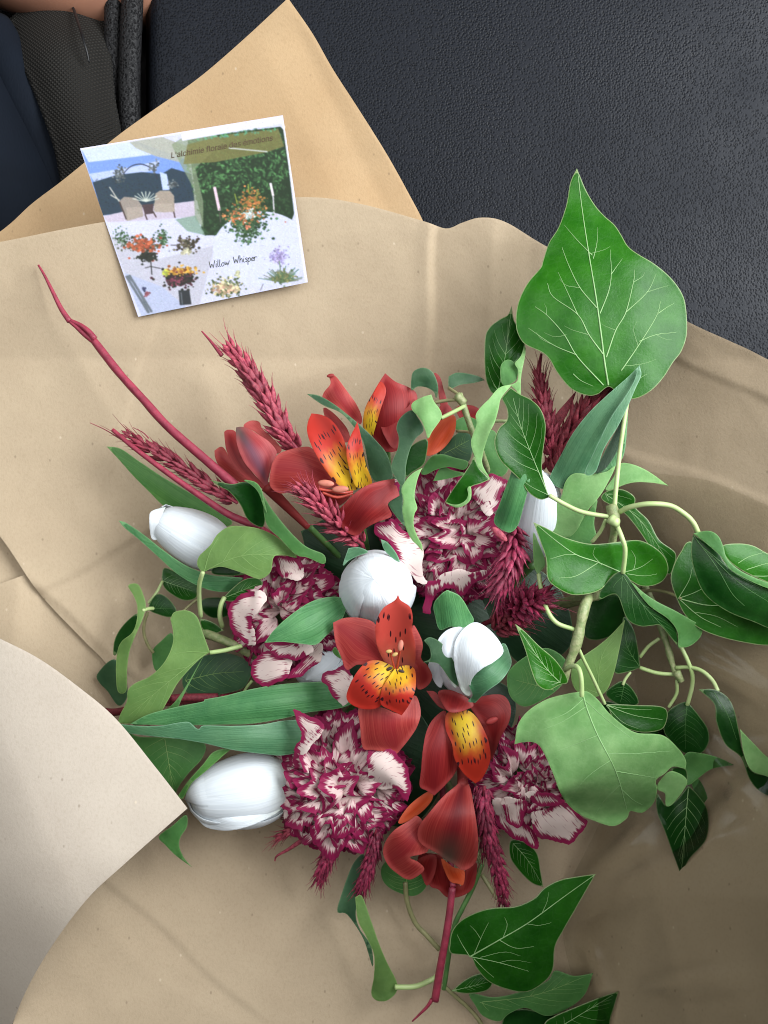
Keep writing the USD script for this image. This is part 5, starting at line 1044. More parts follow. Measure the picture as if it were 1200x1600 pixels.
sheet('petal', t, 'tulip_petal', ZI, [(606, 832, 1), (610, 880), (625, 905), (660, 935), (720, 950), (800, 950), (900, 925), (1000, 880), (1070, 830), (1060, 798), (980, 815), (900, 838), (800, 860), (690, 864)], [(1060, 810), (830, 905), (606, 835)], [37, 44, 36], curl=-5, h=3, label='lower petal standing slightly open')
t = tulip('round white tulip bud facing up at the centre above the red flower', (588, 915, 50))
tulip_bud(t, TP(592, 930, 24), TP(584, 905, 71), 15.4, phi0=1.9, seed=3, top=.16, shape=.9)
leaf(t, ZH, [(285, 632, 1), (340, 560), (430, 480), (540, 410), (650, 385), (710, 400), (722, 450), (690, 520), (610, 600), (560, 642), (480, 637), (380, 627)], [(700, 420), (520, 530), (285, 632)], [52, 62, 62], 'tulip_leaf', curl=-4, ripple=.6, h=3.5, label='broad blue green leaf crossing the left carnation')
leaf(t, ZH, [(700, 440), (740, 470), (800, 500), (760, 540), (690, 520)], [(700, 450), (780, 520)], [48, 46], 'tulip_leaf_blue', curl=-2)
leaf(t, ZH, [(704, 220), (735, 125, 1), (790, 120), (842, 145), (790, 165), (740, 190)], [(705, 215), (840, 145)], [58, 60], 'tulip_leaf_blue', curl=-2)
leaf(t, ZH, [(908, 78, 1), (945, 95), (990, 150), (1010, 200), (960, 170), (925, 130)], [(908, 78), (1005, 195)], [62, 56], 'tulip_leaf_blue', curl=-1)
down(t, (592, 935, 24), 'flower_stem', 9)
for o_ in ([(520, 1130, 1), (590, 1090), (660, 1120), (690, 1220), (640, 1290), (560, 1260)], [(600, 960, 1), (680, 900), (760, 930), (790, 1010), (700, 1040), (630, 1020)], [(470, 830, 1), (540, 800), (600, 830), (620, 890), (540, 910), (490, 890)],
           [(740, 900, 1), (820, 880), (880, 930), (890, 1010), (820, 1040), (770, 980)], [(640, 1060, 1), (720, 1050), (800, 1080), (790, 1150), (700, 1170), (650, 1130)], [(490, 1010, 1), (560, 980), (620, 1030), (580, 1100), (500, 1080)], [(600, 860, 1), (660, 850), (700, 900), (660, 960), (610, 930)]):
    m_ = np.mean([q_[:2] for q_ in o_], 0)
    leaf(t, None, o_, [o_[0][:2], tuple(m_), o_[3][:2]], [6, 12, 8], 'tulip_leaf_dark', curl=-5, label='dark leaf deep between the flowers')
t = tulip('white tulip bud wrapped in green-tipped outer leaves, right of the red flower', (738, 1030, 48))
tulip_bud(t, TP(728, 1050, 26), TP(742, 1012, 69), 13.6, phi0=.5, seed=4, top=.22)
leaf(t, ZK, [(855, 545, 1), (880, 490), (960, 430), (1050, 360), (1085, 420), (1092, 480), (1040, 560), (960, 620), (900, 680, 1), (860, 672), (885, 640), (868, 590)], [(1080, 420), (970, 530), (858, 548)], [58, 68, 64], 'tulip_leaf_blue', curl=-7, h=3.5, label='outer leaf with a bright tip')
leaf(t, ZK, [(678, 150), (720, 95), (752, 75, 1), (820, 110), (870, 190), (892, 245), (830, 278), (770, 270), (710, 288), (685, 215)], [(790, 275), (752, 75)], [54, 60], 'tulip_leaf', curl=-5, h=3.5, label='upright dull green leaf')
leaf(t, ZK, [(625, 345, 1), (660, 328), (720, 360), (770, 430), (800, 500), (812, 595, 1), (770, 560), (720, 490), (690, 465), (620, 462, 1), (660, 440), (655, 385)], [(640, 340), (720, 420), (812, 595)], [66, 69, 60], 'ivy_grey', curl=-3, h=3.5)
sheet('petal', t, 'tulip_petal', ZK, [(785, 400), (800, 335), (850, 272), (905, 248), (970, 282), (1030, 350), (1050, 410), (1000, 460), (930, 500), (880, 560), (872, 640), (825, 610), (792, 500)], [(850, 630), (900, 420), (910, 250)], [60, 74, 68], curl=-7, h=3, label='large rounded front petal')
sheet('petal', t, 'tulip_petal', ZK, [(695, 370), (720, 315), (770, 280), (832, 276), (805, 330), (785, 400), (792, 520), (800, 600), (760, 560), (715, 470)], [(790, 560), (750, 400), (810, 285)], [60, 70, 66], curl=-5, h=3)
sheet('petal', t, 'tulip_petal', ZK, [(648, 470), (690, 462), (738, 500), (742, 590, 1), (735, 520), (720, 596), (690, 580), (665, 530)], [(735, 470), (700, 590)], [52, 46], curl=-2)
down(t, (728, 1055, 26), 'flower_stem', 9)
t = tulip('white tulip bud half hidden behind folded leaves on the right', (843, 800, 45))
tulip_bud(t, TP(832, 868, 30), TP(848, 738, 52), 10.8, phi0=2.2, seed=5, top=.3)
leaf(t, ZE, [(955, 548, 1), (962, 640), (945, 760), (920, 860), (890, 960), (850, 1000), (800, 985), (760, 940), (790, 850), (830, 740), (870, 640), (915, 570)], [(820, 980), (890, 760), (955, 548)], [60, 68, 66], 'tulip_leaf', curl=-5, h=3.5, label='upright leaf in front of the bud')
leaf(t, None, [(999, 571, 1), (980, 590), (948, 618), (920, 645), (895, 677), (878, 708), (862, 738), (860, 752), (880, 764), (895, 748), (915, 738), (934, 695), (955, 652), (976, 621), (993, 597)], [(880, 752), (925, 670), (999, 571)], [54, 62, 62], 'tulip_leaf_blue', curl=-3, h=3.5, label='large blue green leaf crossing the big ivy leaf')
leaf(t, None, [(999, 570, 1), (1002, 586), (993, 607), (981, 635), (965, 667), (944, 701), (930, 738), (914, 738), (934, 694), (955, 652), (976, 621), (990, 597)], [(922, 738), (960, 660), (999, 571)], [62, 66, 64], 'tulip_leaf_blue', curl=-1, h=3, label='pale folded margin')
leaf(t, None, [(979, 640), (978, 663), (972, 690), (955, 722), (941, 737), (930, 738), (946, 704), (966, 666)], [(935, 737), (978, 645)], [56, 58], 'tulip_leaf_dark', curl=-1)
leaf(t, None, [(981, 640), (977, 700), (968, 722), (946, 738), (938, 741), (958, 716), (972, 690)], [(942, 738), (980, 645)], [53, 54], 'tulip_leaf', curl=-1)
leaf(t, ZM, [(485, 85), (440, 112), (360, 122), (290, 120), (250, 160), (230, 230), (180, 300), (140, 350), (160, 378), (250, 418), (300, 390), (350, 300), (400, 240), (440, 180)], [(200, 390), (320, 230), (485, 85)], [48, 54, 54], 'ivy_pale', curl=3, label='pale soft leaf behind the petioles')
leaf(t, ZM, [(245, 420), (300, 372), (360, 295), (400, 240), (385, 350), (395, 430), (330, 455)], [(260, 420), (395, 260)], [46, 48], 'ivy_mid')
leaf(t, ZM, [(500, 75), (560, 75), (640, 110), (735, 178, 1), (660, 163), (560, 163), (440, 200), (480, 130)], [(460, 160), (600, 115), (735, 178)], [44, 44, 36], 'ivy_pale', curl=-2)
down(t, (832, 880, 28), 'flower_stem', 9)
# the petal of a further bud showing below the left carnation
t = tulip('small glimpse of a white tulip under the left carnation', (490, 1045, 30))
tulip_bud(t, TP(510, 1010, 14), TP(478, 1062, 34), 10.5, phi0=.4, seed=6)
down(t, (515, 1005, 12), 'flower_stem', 8)

# ================================================================ CARNATIONS
def carnation(label, at): return thing('carnation', label, 'carnation', P(*at), 'striped carnations in the bouquet')
t = carnation('cream carnation with crimson edges at the lower left of the bunch, its whole head showing', (532, 1222, 20))
carnation_head(t, P(534, 1218, 28), (-.08, .05, 1), 27.5, n=78, seed=11)
for o, m_, z in (([(590, 830, 1), (610, 790), (660, 772), (725, 758), (765, 830), (770, 900), (720, 960), (700, 972), (650, 910)], [(760, 900), (600, 820)], [46, 44]),):
    sheet('petal', t, 'carnation_outer', ZH, o, m_, z, curl=-3, wave=2, h=3, thick=.2)
sheet('petal', t, 'carnation_outer', ZJ, [(700, 470), (760, 430), (830, 440), (900, 490), (950, 570), (965, 680), (950, 770), (880, 700), (800, 690), (730, 680), (700, 580)], [(720, 660), (800, 560), (940, 520)], [44, 53, 46], curl=-4, wave=2, nw=2, h=3, thick=.2)
sheet('petal', t, 'carnation_outer', ZJ, [(170, 830), (240, 820), (330, 880), (430, 950), (410, 1050), (340, 1060), (270, 1000), (200, 920)], [(340, 850), (300, 1040)], [42, 30], curl=-4, wave=2, h=3, thick=.2)
sheet('petal', t, 'carnation_outer', ZJ, [(230, 200), (290, 215), (350, 240), (430, 300), (380, 380), (300, 470), (230, 450), (280, 380), (262, 280)], [(420, 400), (240, 230)], [54, 46], curl=-4, wave=2, h=3, thick=.2)
down(t, (540, 1210, 8), 'flower_stem', 8)
t = carnation('crimson-edged cream carnation at the top, under the twisted pale ivy ribbon', (705, 832, 20))
carnation_head(t, P(706, 834, 24), (-.05, .02, 1), 27.0, n=100, seed=12)
sheet('petal', t, 'carnation_outer', (580, 720, 4.2857), [(660, 190), (720, 150), (800, 90), (900, 120), (920, 170), (870, 230), (860, 300), (800, 370), (740, 330), (700, 270)], [(720, 360), (860, 120)], [48, 44], curl=-3, wave=2, h=3, thick=.2)
sheet('petal', t, 'carnation_outer', (580, 720, 4.2857), [(20, 470), (40, 420), (110, 400), (140, 390), (230, 470), (330, 560), (350, 640), (340, 760), (380, 810), (350, 830), (270, 770), (180, 670), (130, 560), (60, 520)], [(340, 600), (160, 560), (30, 440)], [46, 52, 50], curl=-4, wave=3, nw=3, h=3, thick=.2)
sheet('petal', t, 'carnation_outer', (580, 720, 4.2857), [(440, 790), (540, 730), (660, 740), (790, 740), (780, 780), (700, 810), (640, 880), (590, 900), (540, 860), (480, 860), (400, 960), (400, 1029), (350, 1010), (360, 880), (380, 810)], [(560, 740), (590, 900)], [48, 40], curl=-3, wave=2, h=3, thick=.2)
down(t, (706, 840, 6), 'flower_stem', 8)
t = carnation('tilted crimson-edged carnation on the left, crossed by a broad blue green leaf', (440, 950, 18))
carnation_head(t, P(450, 958, 20), (-.45, .28, 1), 25.0, n=68, seed=13)
sheet('petal', t, 'carnation_outer', ZH, [(215, 780), (240, 710), (290, 680), (350, 690), (430, 722), (420, 790), (375, 840), (290, 864), (240, 845)], [(470, 740), (330, 760), (215, 790)], [46, 46, 42], curl=-2, h=3, thick=.2, label='lower cream petal')
sheet('petal', t, 'carnation_outer', ZH, [(405, 822), (440, 770), (490, 720), (525, 690), (545, 640), (590, 640), (600, 670), (580, 730), (510, 790), (460, 820)], [(570, 650), (420, 820)], [50, 44], curl=3, h=3, thick=.2)
sheet('petal', t, 'carnation_outer', ZH, [(285, 640), (340, 625), (420, 622), (520, 636), (545, 680), (480, 715), (430, 725), (340, 700)], [(500, 640), (420, 715)], [52, 48], curl=-3, h=3, thick=.2)
sheet('petal', t, 'carnation_outer', ZH, [(90, 480), (120, 400), (200, 360), (260, 350), (300, 400), (260, 450), (220, 520), (240, 640), (160, 620), (110, 560)], [(260, 500), (100, 480)], [46, 38], curl=-3, wave=2, h=3, thick=.2)
sheet('petal', t, 'carnation_outer', ZH, [(335, 170), (400, 165), (470, 190), (500, 240), (480, 290), (400, 290), (350, 240)], [(440, 300), (380, 170)], [44, 38], curl=-3, wave=1.5, h=3, thick=.2)
down(t, (455, 965, 2), 'flower_stem', 8)
t = carnation('crimson-edged carnation at the lower right, half under the broad pale ivy leaf', (810, 1225, 16))
carnation_head(t, P(806, 1208, 18), (.22, -.30, 1), 23.0, n=68, seed=14)
for o, m_, z in (([(635, 640), (690, 620), (740, 640), (810, 655), (800, 740), (870, 830), (866, 892, 1), (790, 855), (715, 815), (660, 760)], [(700, 620), (800, 860)], [40, 30]),
                 ([(880, 690), (950, 660), (1010, 640), (1070, 690), (1128, 745, 1), (1090, 810), (1022, 864), (930, 838), (868, 830), (830, 720)], [(850, 640), (1050, 840)], [40, 28]),
                 ([(680, 640), (740, 620), (810, 650), (800, 710), (765, 785), (710, 740)], [(740, 600), (770, 780)], [45, 38]),
                 ([(800, 600), (880, 590), (960, 610), (1010, 640), (930, 670), (850, 650)], [(860, 560), (920, 670)], [45, 41])):
    sheet('petal', t, 'carnation_outer', ZL, o, m_, z, curl=-2, wave=2.5, nw=2, h=3, thick=.2)
down(t, (800, 1200, 2), 'flower_stem', 8)

# ================================================================ ALSTROEMERIA
def alst(label, at): return thing('alstroemeria', label, 'flower', P(*at), 'red alstroemeria flowers in the bouquet')
def tepal(par, zoom, o, m_, z, m='tepal_red', **kw):
    kw.setdefault('curl', -3); kw.setdefault('h', 3.2); kw.setdefault('thick', .15)
    return sheet('tepal', par, m, zoom, o, m_, z, **kw)
def pod(par, zoom, x, y, z, a, L, w, m, name='anther'):
    """a small anther: an ellipsoid, its long way along the picture angle a"""
    s = trimesh.creation.icosphere(2, 1.0)
    c = P(*Q(zoom, [(x, y)])[0], z); k = K * (H - z)
    v = np.array(s.vertices) * [L * k, w * k, w * k * .7]
    ca, sa = math.cos(a), math.sin(a)
    v = np.c_[v[:, 0] * ca - v[:, 1] * sa, v[:, 0] * sa + v[:, 1] * ca, v[:, 2]] + c
    obj(name, v, np.array(s.faces), m, par)
t = alst('closed red flower with a purple-streaked back, leftmost of the red blooms', (400, 715, 45))
tepal(t, ZD, [(275, 570), (310, 540), (360, 545), (375, 580), (420, 620), (480, 690), (450, 715), (400, 650), (330, 595)], [(460, 700), (290, 560)], [44, 44], 'tepal_coral')
tepal(t, ZD, [(120, 700, 1), (150, 680), (175, 690), (220, 770), (290, 850), (370, 900), (300, 885), (220, 850), (150, 790), (125, 740)], [(340, 890), (125, 705)], [38, 38], 'tepal_coral')
tepal(t, ZD, [(172, 600, 1), (190, 588), (235, 600), (250, 680), (290, 770), (345, 840), (405, 900), (430, 925), (360, 895), (280, 842), (220, 775), (185, 700), (175, 640)], [(420, 915), (270, 780), (180, 600)], [46, 46, 40], 'tepal_red', curl=-2)
tepal(t, ZD, [(236, 575, 1), (265, 572), (300, 580), (350, 610), (410, 650), (452, 700), (447, 740), (425, 790), (410, 850), (398, 895), (340, 832), (280, 762), (245, 680), (236, 620)], [(405, 880), (330, 720), (240, 578)], [46, 52, 46], 'tepal_purple', curl=-5, label='outer tepal with a purple grey streak')
stem('flower_tube', t, 'tepal_deep', ZD, [(400, 890), (450, 940), (520, 1010), (620, 1110)], [46, 42, 34], 10, 5)
down(t, (485, 825, 30), 'flower_stem', 5)
t = alst('open red flower with two yellow-throated dashed petals at upper left', (530, 740, 52))
tepal(t, ZD, [(428, 770, 1), (460, 720), (520, 695), (590, 680), (640, 685), (690, 740), (750, 830), (780, 890), (700, 905), (640, 930), (560, 910), (480, 930), (425, 900), (415, 850)], [(790, 880), (600, 800), (425, 780)], [50, 56, 54], 'tepal_coral', curl=-4, label='broad coral outer tepal')
tepal(t, ZD, [(640, 500, 1), (700, 510), (755, 545), (800, 610), (825, 680), (835, 760), (850, 840), (890, 900), (840, 912), (780, 880), (720, 810), (670, 730), (635, 660), (617, 600), (620, 550)], [(870, 905), (780, 740), (700, 600), (640, 500)], [54, 60, 60, 56], 'tepal_yellow', curl=3, label='yellow-throated tepal with dark dashes')
tepal(t, ZD, [(885, 543, 1), (900, 600), (915, 680), (930, 770), (965, 870), (930, 895), (880, 895), (850, 820), (830, 740), (830, 680), (850, 620), (870, 580)], [(915, 890), (885, 720), (884, 545)], [55, 62, 60], 'tepal_yellow', curl=3, label='narrow yellow-throated tepal')
tepal(t, ZD, [(1085, 850, 1), (1112, 940, 1), (1050, 985), (1070, 1050), (1000, 1080), (940, 1110), (880, 1155), (820, 1130), (780, 1075), (770, 1040), (820, 980), (870, 930), (930, 890), (1000, 865)], [(1080, 880), (950, 980), (840, 1120)], [60, 66, 58], 'tepal_red', curl=-5, ripple=1.5, label='broad red tepal bent downwards')
tepal(t, ZD, [(1085, 850), (1108, 880), (1112, 945), (1095, 945), (1085, 900)], [(1086, 855), (1105, 945)], [61, 60], 'carnation_outer', curl=0)
stem('filament', t, 'filament', ZD, [(860, 920), (800, 925), (680, 905)], [58, 62], 2.4)
stem('filament', t, 'filament', ZD, [(860, 930), (780, 950), (700, 925)], [58, 61], 2.4)
pod(t, ZD, 718, 875, 63, -.1, 13, 5.5, 'anther'); pod(t, ZD, 795, 906, 63.5, .05, 13, 5.5, 'anther')
tepal(t, ZD, [(560, 900), (700, 900), (850, 920), (800, 990), (720, 1000), (620, 960)], [(840, 930), (600, 930)], [46, 46], 'tepal_deep')
down(t, (560, 790, 40), 'flower_stem', 5)
t = alst('coral bud with a dark curled tip behind a narrow green leaf at top', (537, 640, 42))
tepal(t, ZD, [(705, 470), (760, 500), (830, 580), (845, 650), (780, 640), (720, 540)], [(820, 640), (715, 480)], [38, 40], 'tepal_coral')
tepal(t, ZD, [(728, 292, 1), (768, 300), (830, 380), (880, 450), (910, 520), (900, 560), (840, 530), (770, 470), (703, 430), (705, 390), (742, 340)], [(895, 550), (800, 420), (740, 295)], [42, 48, 44], 'tepal_coral', curl=-4)
pod(t, ZD, 742, 298, 46, .2, 6, 3, 'tepal_deep', 'curled_tip')
leaf(t, ZD, [(613, 395, 1), (680, 405), (760, 450), (850, 520), (920, 580), (990, 650), (1050, 730), (1075, 860), (1000, 870), (960, 840), (940, 760), (920, 660), (880, 590), (800, 500), (700, 455)], [(1040, 850), (900, 600), (613, 395)], [44, 52, 48], 'ivy_grey', curl=-3, label='narrow green leaf')
down(t, (560, 690, 36), 'flower_stem', 5)
t = alst('deep red half-closed flower with yellow streaks at the top of the bunch', (605, 645, 46))
tepal(t, ZD, [(1035, 285, 1), (1090, 330), (1160, 360), (1205, 400), (1195, 480), (1140, 590), (1110, 690), (1040, 705), (980, 650), (920, 590), (925, 480), (970, 390), (1005, 330)], [(1050, 700), (1060, 480), (1035, 285)], [40, 48, 42], 'tepal_red', curl=-6)
tepal(t, ZD, [(920, 580), (925, 480), (970, 395), (1010, 330), (1040, 380), (1010, 480), (975, 600), (960, 640)], [(960, 640), (960, 500), (1020, 340)], [46, 53, 48], 'tepal_yellow_deep', curl=-3, label='yellow-streaked tepal')
tepal(t, ZD, [(1010, 560), (1070, 500), (1150, 470), (1190, 420), (1205, 500), (1150, 620), (1080, 690)], [(1080, 680), (1180, 430)], [48, 46], 'tepal_deep', curl=-3)
down(t, (605, 700, 38), 'flower_stem', 5)
t = alst('orange red flower mostly hidden behind the curled ivy leaves at top', (690, 665, 42))
tepal(t, ZE, [(395, 585), (410, 480), (480, 395), (548, 375), (555, 440), (525, 510), (465, 570)], [(410, 580), (540, 385)], [50, 50], 'tepal_orange', curl=-4)
tepal(t, ZE, [(440, 148), (472, 170), (490, 230), (515, 320), (510, 380), (480, 350), (462, 250)], [(445, 150), (510, 370)], [40, 42], 'tepal_deep')
tepal(t, ZE, [(560, 330), (640, 320), (690, 350), (680, 400), (590, 400)], [(560, 380), (680, 340)], [34, 34], 'tepal_red')
tepal(t, ZE, [(445, 420), (480, 310), (520, 320), (545, 380), (500, 460)], [(470, 440), (510, 320)], [46, 44], 'tepal_deep')
down(t, (690, 690, 36), 'flower_stem', 5)
t = alst('fully open red flower at the centre with spotted upper and yellow lower petals', (605, 1030, 58))
tepal(t, ZK, [(280, 700), (400, 705), (500, 735), (575, 640), (608, 720), (592, 800), (545, 875), (482, 952, 1), (420, 942), (350, 932), (298, 920), (283, 800)], [(460, 640), (440, 800), (482, 945)], [54, 58, 50], 'tepal_coral', curl=-5, label='lower outer tepal with a deep red middle')
tepal(t, ZK, [(565, 265), (600, 310), (620, 370), (610, 440), (645, 480), (670, 540), (640, 592), (590, 602), (570, 500), (560, 400)], [(520, 500), (600, 430), (640, 580)], [56, 58, 50], 'tepal_coral', curl=-2)
tepal(t, ZK, [(138, 250, 1), (200, 225), (290, 225), (362, 255), (380, 330), (410, 420), (440, 480), (350, 485), (270, 475), (212, 503), (180, 430), (155, 370), (145, 320)], [(450, 475), (300, 360), (140, 250)], [56, 62, 60], 'tepal_coral', curl=-5, label='left outer tepal')
tepal(t, ZK, [(487, 98, 1), (500, 130), (550, 165), (565, 220), (562, 290), (580, 380), (570, 490), (500, 520), (430, 480), (380, 390), (365, 300), (375, 230), (410, 170), (470, 130)], [(490, 510), (478, 350), (487, 100)], [54, 66, 75], 'tepal_spotted', curl=4, label='upright spotted tepal')
tepal(t, ZK, [(475, 492, 1), (430, 470), (380, 452), (320, 460), (270, 510), (230, 580), (210, 650), (240, 690), (310, 714), (385, 702), (430, 640), (465, 560)], [(475, 492), (360, 570), (240, 670)], [58, 66, 61], 'tepal_yellow', curl=-4, label='lower left yellow tepal with dark dashes')
tepal(t, ZK, [(470, 495, 1), (530, 478), (575, 500), (582, 580), (570, 640), (540, 700), (506, 747, 1), (450, 720), (395, 685), (398, 610), (435, 545)], [(480, 492), (495, 600), (506, 745)], [59, 68, 62], 'tepal_yellow', curl=-4, label='lower right yellow tepal with dark dashes')
pod(t, ZK, 500, 372, 70, 1.4, 9, 4.5, 'anther'); pod(t, ZK, 438, 404, 69, .1, 5, 3, 'anther_yellow'); pod(t, ZK, 470, 420, 69, .5, 5, 3, 'anther_yellow')
pod(t, ZK, 440, 497, 61.5, .5, 5, 2.6, 'throat', 'throat_opening'); pod(t, ZK, 505, 510, 61.5, -.3, 5, 2.6, 'throat', 'throat_opening')
stem('filament', t, 'filament', ZK, [(480, 500), (490, 440), (500, 385)], [60, 69], 1.8)
stem('filament', t, 'filament', ZK, [(470, 500), (455, 450), (445, 410)], [60, 68], 1.6)
leaf(t, ZK, [(135, 400), (150, 380), (170, 410), (185, 445), (150, 425)], [(140, 395), (180, 440)], [50, 48], 'tulip_leaf_yellow', h=3)
down(t, (610, 1045, 50), 'flower_stem', 5)
t = alst('dark red nodding flower with one yellow dashed petal, below the green-tipped tulip', (720, 1130, 46))
tepal(t, ZK, [(700, 625), (760, 610), (840, 640), (892, 690), (850, 717), (790, 732), (745, 715)], [(780, 720), (800, 625)], [58, 50], 'tepal_deep', curl=-5)
tepal(t, ZK, [(638, 615, 1), (690, 625), (752, 715), (700, 695)], [(640, 618), (750, 710)], [48, 50], 'tepal_red')
tepal(t, ZK, [(868, 680), (960, 640), (1050, 640), (1090, 700), (1082, 780), (1040, 860), (1000, 960), (985, 985), (970, 880), (925, 780)], [(880, 700), (1000, 760), (990, 970)], [46, 50, 42], 'tepal_deep', curl=-4)
tepal(t, ZK, [(742, 722), (680, 760), (640, 830), (620, 930), (610, 1040), (603, 1125), (640, 1150), (680, 1177, 1), (740, 1120), (795, 1050), (805, 980), (780, 900), (745, 820)], [(750, 730), (690, 950), (680, 1170)], [46, 52, 46], 'tepal_red', curl=-5, label='long wine red tepal')
tepal(t, ZK, [(745, 740), (790, 722), (860, 720), (910, 760), (950, 830), (975, 900), (980, 990), (940, 1080), (900, 1112, 1), (840, 1060), (790, 980), (775, 900), (742, 820)], [(815, 720), (870, 900), (900, 1110)], [50, 56, 50], 'tepal_yellow_deep', curl=-4, label='yellow tepal with dark dashes and a red tip')
pod(t, ZK, 990, 775, 53, .4, 10, 5, 'tepal_red')
down(t, (740, 1110, 40), 'flower_stem', 5)
t = alst('drooping deep red flower hanging lowest, over the bare red stalk', (675, 1310, 44))
tepal(t, ZL, [(245, 925), (360, 920), (380, 960), (450, 1060), (470, 1080), (490, 1000), (550, 960), (535, 1080), (480, 1130), (400, 1142), (350, 1100), (300, 1072)], [(420, 930), (420, 1130)], [34, 28], 'tepal_deep', curl=-4)
tepal(t, ZL, [(365, 940), (430, 985), (485, 1000), (480, 1075), (455, 1070), (405, 1050)], [(390, 950), (465, 1070)], [38, 34], 'tepal_orange')
tepal(t, ZL, [(140, 752), (200, 660), (300, 588), (322, 620), (280, 680), (200, 740)], [(310, 600), (145, 748)], [42, 42], 'tepal_orange')
tepal(t, ZL, [(62, 885), (110, 800), (200, 740), (245, 718), (300, 800), (300, 890), (265, 915), (200, 932), (250, 960), (275, 1000), (200, 1048), (130, 1012), (80, 960)], [(280, 760), (180, 880), (90, 950)], [42, 46, 38], 'tepal_coral', curl=-4)
tepal(t, ZL, [(230, 960), (290, 920), (340, 930), (330, 1020), (290, 1080), (260, 1020)], [(320, 930), (280, 1070)], [40, 34], 'tepal_deep')
tepal(t, ZL, [(480, 518, 1), (512, 560), (532, 650), (552, 780), (557, 880), (542, 960), (480, 1000), (430, 968), (388, 945), (340, 910), (270, 870), (243, 830), (250, 770), (310, 690), (380, 610), (440, 560)], [(478, 525), (440, 740), (395, 945)], [44, 56, 46], 'tepal_tip', curl=-6, label='large tepal with a greenish dark tip')
stem('flower_tube', t, 'tepal_deep', ZL, [(478, 560), (470, 480), (440, 400)], [46, 36, 20], 9, 6)
down(t, (705, 1190, 18), 'flower_stem', 5)

# ================================================================ DYED WHEAT
def wheat(label, at): return thing('dyed_wheat', label, 'wheat', P(*at), 'dyed wheat in the bouquet')
t = wheat('dusty pink wheat ear pointing up, left of centre above the red flowers', (462, 700, 42))
wheat_ear(t, ZD, [(570, 700), (490, 600), (400, 430), (290, 260), (190, 130)], [42, 44, 42, 38], 24, n=30, m='wheat_pink', seed=21)
stem('awn', t, 'wheat_stalk', ZD, [(160, 190), (105, 120), (52, 60)], [40, 38], 3.6, 1.2)
down(t, (466, 705, 40), 'wheat_stalk', 4)
t = wheat('crimson wheat ear lying left along its own stalk, over the left tulip leaf', (400, 825, 36))
wheat_ear(t, ZC, [(990, 1030), (880, 960), (760, 880), (640, 810), (530, 750)], [40, 38, 36, 32], 19, n=26, m='wheat', seed=22, open_=.36)
stem('stem', t, 'wheat_stalk', ZC, [(470, 725), (560, 800), (700, 905), (850, 1010), (960, 1080), (1085, 1130)], [34, 40, 42, 42], 3.4, 6.4)
stem('awn', t, 'wheat_stalk', ZC, [(505, 765), (440, 725), (375, 695)], [33, 31], 1.1, .5); stem('awn', t, 'wheat_stalk', ZC, [(620, 760), (595, 735), (555, 715)], [36, 36], 1.1, .5)
down(t, (405, 824, 40), 'wheat_stalk', 6)
t = wheat('bare dusty red wheat stalk with a split joint, reaching far left over the paper', (360, 755, 42))
stem('stem', t, 'wheat_stalk', ZC, [(390, 350), (500, 490), (600, 600), (700, 710), (860, 850), (980, 955)], [34, 38, 42, 44], 6.0, 7.4, knob=.15, rib=.06)
stem('leaf_sheath', t, 'wheat_stalk', ZC, [(292, 268), (335, 288), (370, 315), (394, 345)], [33, 35, 35], 3.0, 5.0)
stem('leaf_sheath', t, 'wheat_stalk', ZC, [(291, 272), (318, 294), (352, 326), (394, 358)], [33, 34, 34], 3.2, 4.8)
stem('stem_tip', t, 'wheat_stalk', ZC, [(290, 272), (255, 220), (220, 150), (185, 80), (160, 38)], [33, 32, 30], 4.6, 1.6)
down(t, (367, 758, 43), 'wheat_stalk', 7)
t = wheat('short pink wheat ear among the red petals, just above the round tulip', (560, 830, 50))
wheat_ear(t, ZD, [(910, 1200), (800, 1110), (700, 1010), (620, 930), (570, 900)], [48, 58, 62, 64], 22, n=26, m='wheat_pink', seed=24, open_=.6)
down(t, (565, 850, 46), 'wheat_stalk', 4)
t = wheat('upright pink wheat ear directly left of the big ivy leaf', (850, 700, 44))
wheat_ear(t, ZF, [(230, 1330), (215, 1200), (195, 1080), (180, 960)], [42, 44, 42], 19, n=24, m='wheat', seed=25)
stem('awn', t, 'wheat_stalk', ZF, [(172, 960), (180, 910), (188, 865)], [40, 38], 5, 2)
leaf(t, ZF, [(345, 1030, 1), (300, 1080), (250, 1140), (215, 1220), (240, 1230), (290, 1160), (325, 1090)], [(225, 1225), (345, 1032)], [42, 44], 'wheat_dark', name='dry_blade', curl=-2, h=3)
down(t, (860, 715, 38), 'wheat_stalk', 4)
t = wheat('dark crimson wheat ear partly behind the blue green tulip leaf', (885, 700, 40))
wheat_ear(t, ZF, [(240, 1420), (300, 1260), (400, 1110), (480, 1030), (540, 970)], [38, 44, 48, 50], 26, n=30, m='wheat_dark', seed=26)
down(t, (862, 750, 34), 'wheat_stalk', 4)
t = wheat('plum pink wheat ear hanging beside the right tulip', (795, 880, 52))
wheat_ear(t, ZE, [(855, 960), (865, 1060), (840, 1180), (800, 1270), (760, 1350)], [50, 56, 56, 48], 24, n=28, m='wheat_mauve', seed=27, open_=.55)
pod(t, ZE, 790, 1010, 62, -.75, 16, 6, 'wheat_pink', 'husk')
down(t, (800, 860, 42), 'wheat_stalk', 4)
t = wheat('bristly magenta wheat ear seen end-on, next to the pale petiole', (830, 940, 50))
wheat_ear(t, ZE, [(840, 1440), (890, 1400), (960, 1370), (1030, 1350)], [34, 44, 54, 58], 26, n=24, m='wheat_mauve', seed=28, open_=.75)
wheat_ear(t, ZE, [(760, 1520), (820, 1480), (890, 1450)], [30, 34, 40], 24, n=14, m='wheat_dark', seed=38, open_=.75)
down(t, (790, 960, 30), 'wheat_stalk', 4)
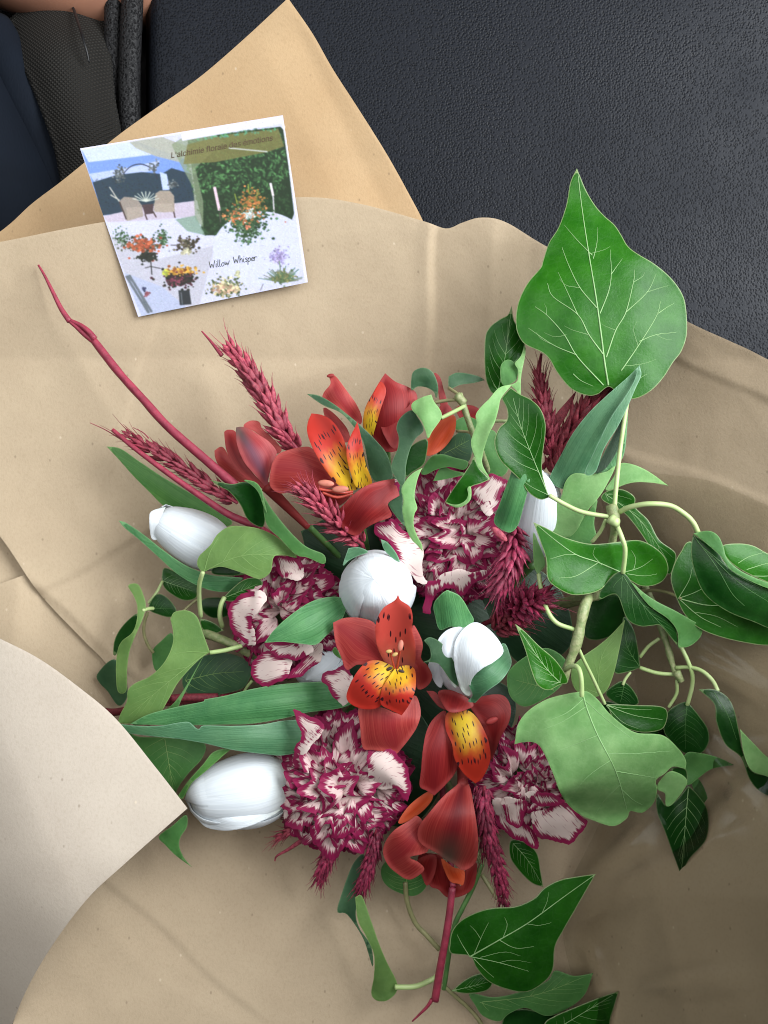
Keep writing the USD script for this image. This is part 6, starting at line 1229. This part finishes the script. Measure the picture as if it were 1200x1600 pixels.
t = wheat('long crimson wheat ear hanging down right of the lowest red flower', (770, 1330, 36))
wheat_ear(t, ZL, [(590, 560), (590, 680), (615, 820), (650, 960), (680, 1080), (695, 1180)], [46, 46, 40, 34, 28], 19, n=34, m='wheat_mauve', seed=29, open_=.36)
stem('awn', t, 'wheat_pink', ZL, [(690, 1170), (705, 1220), (730, 1235)], [28, 26], 1.2, .5)
wheat_ear(t, ZL, [(550, 560), (555, 660), (575, 780), (590, 930)], [46, 45, 40, 34], 10, n=20, m='wheat_mauve', seed=39, open_=.3)
down(t, (752, 1220, 40), 'wheat_stalk', 4)
t = wheat('plump mauve wheat ear hanging below the lower left carnation, beside the lowest red flower', (580, 1340, 30))
wheat_ear(t, ZJ, [(750, 940), (735, 1060), (705, 1180), (670, 1290), (645, 1370)], [36, 34, 30, 24], 17, n=28, m='wheat_mauve', seed=30, open_=.36)
down(t, (588, 1290, 34), 'wheat_stalk', 4)
t = wheat('short mauve wheat ear poking out under the middle of the lower left carnation', (510, 1330, 28))
wheat_ear(t, ZJ, [(500, 950), (470, 1060), (430, 1160), (395, 1270)], [30, 30, 28, 24], 17, n=24, m='wheat_mauve', seed=31, open_=.36)
down(t, (525, 1290, 28), 'wheat_stalk', 4)
t = wheat('two loose pink wheat husks showing left under the lower left carnation', (450, 1310, 26))
wheat_ear(t, ZJ, [(270, 930), (200, 960), (130, 1000)], [30, 28, 26], 11, n=9, m='wheat_pink', seed=32)
stem('awn', t, 'wheat_pink', ZJ, [(290, 1010), (200, 1070), (130, 1110), (118, 1140)], [28, 26, 24], 4, 1.2)
down(t, (475, 1290, 28), 'wheat_stalk', 4)
t = wheat('bare dark pink stalk hanging straight down at the bottom, broken at its end', (705, 1410, 34))
stem('stem', t, 'wheat_stalk', ZO, [(545, 210), (535, 300), (520, 400), (498, 520), (480, 632)], [34, 34, 32], 5.4, 6.2, rib=.08)
stem('broken_tip', t, 'wheat_stalk', ZO, [(468, 628), (450, 655), (425, 680), (394, 710)], [32, 30], 3.2, 1.2)
down(t, (708, 1385, 33), 'wheat_stalk', 5)
t = wheat('dark dyed stalk lying behind the pale leaves at far left', (230, 1100, 20))
stem('stem', t, 'wheat_dark', ZI, [(110, 315), (170, 318), (260, 300), (420, 270), (520, 258), (720, 235)], [14, 20, 22], 6.0)
stem('stem', t, 'wheat_dark', ZI, [(470, 245), (560, 240), (720, 238)], [23, 23], 6.5)
down(t, (345, 1090, 18), 'wheat_stalk', 5)
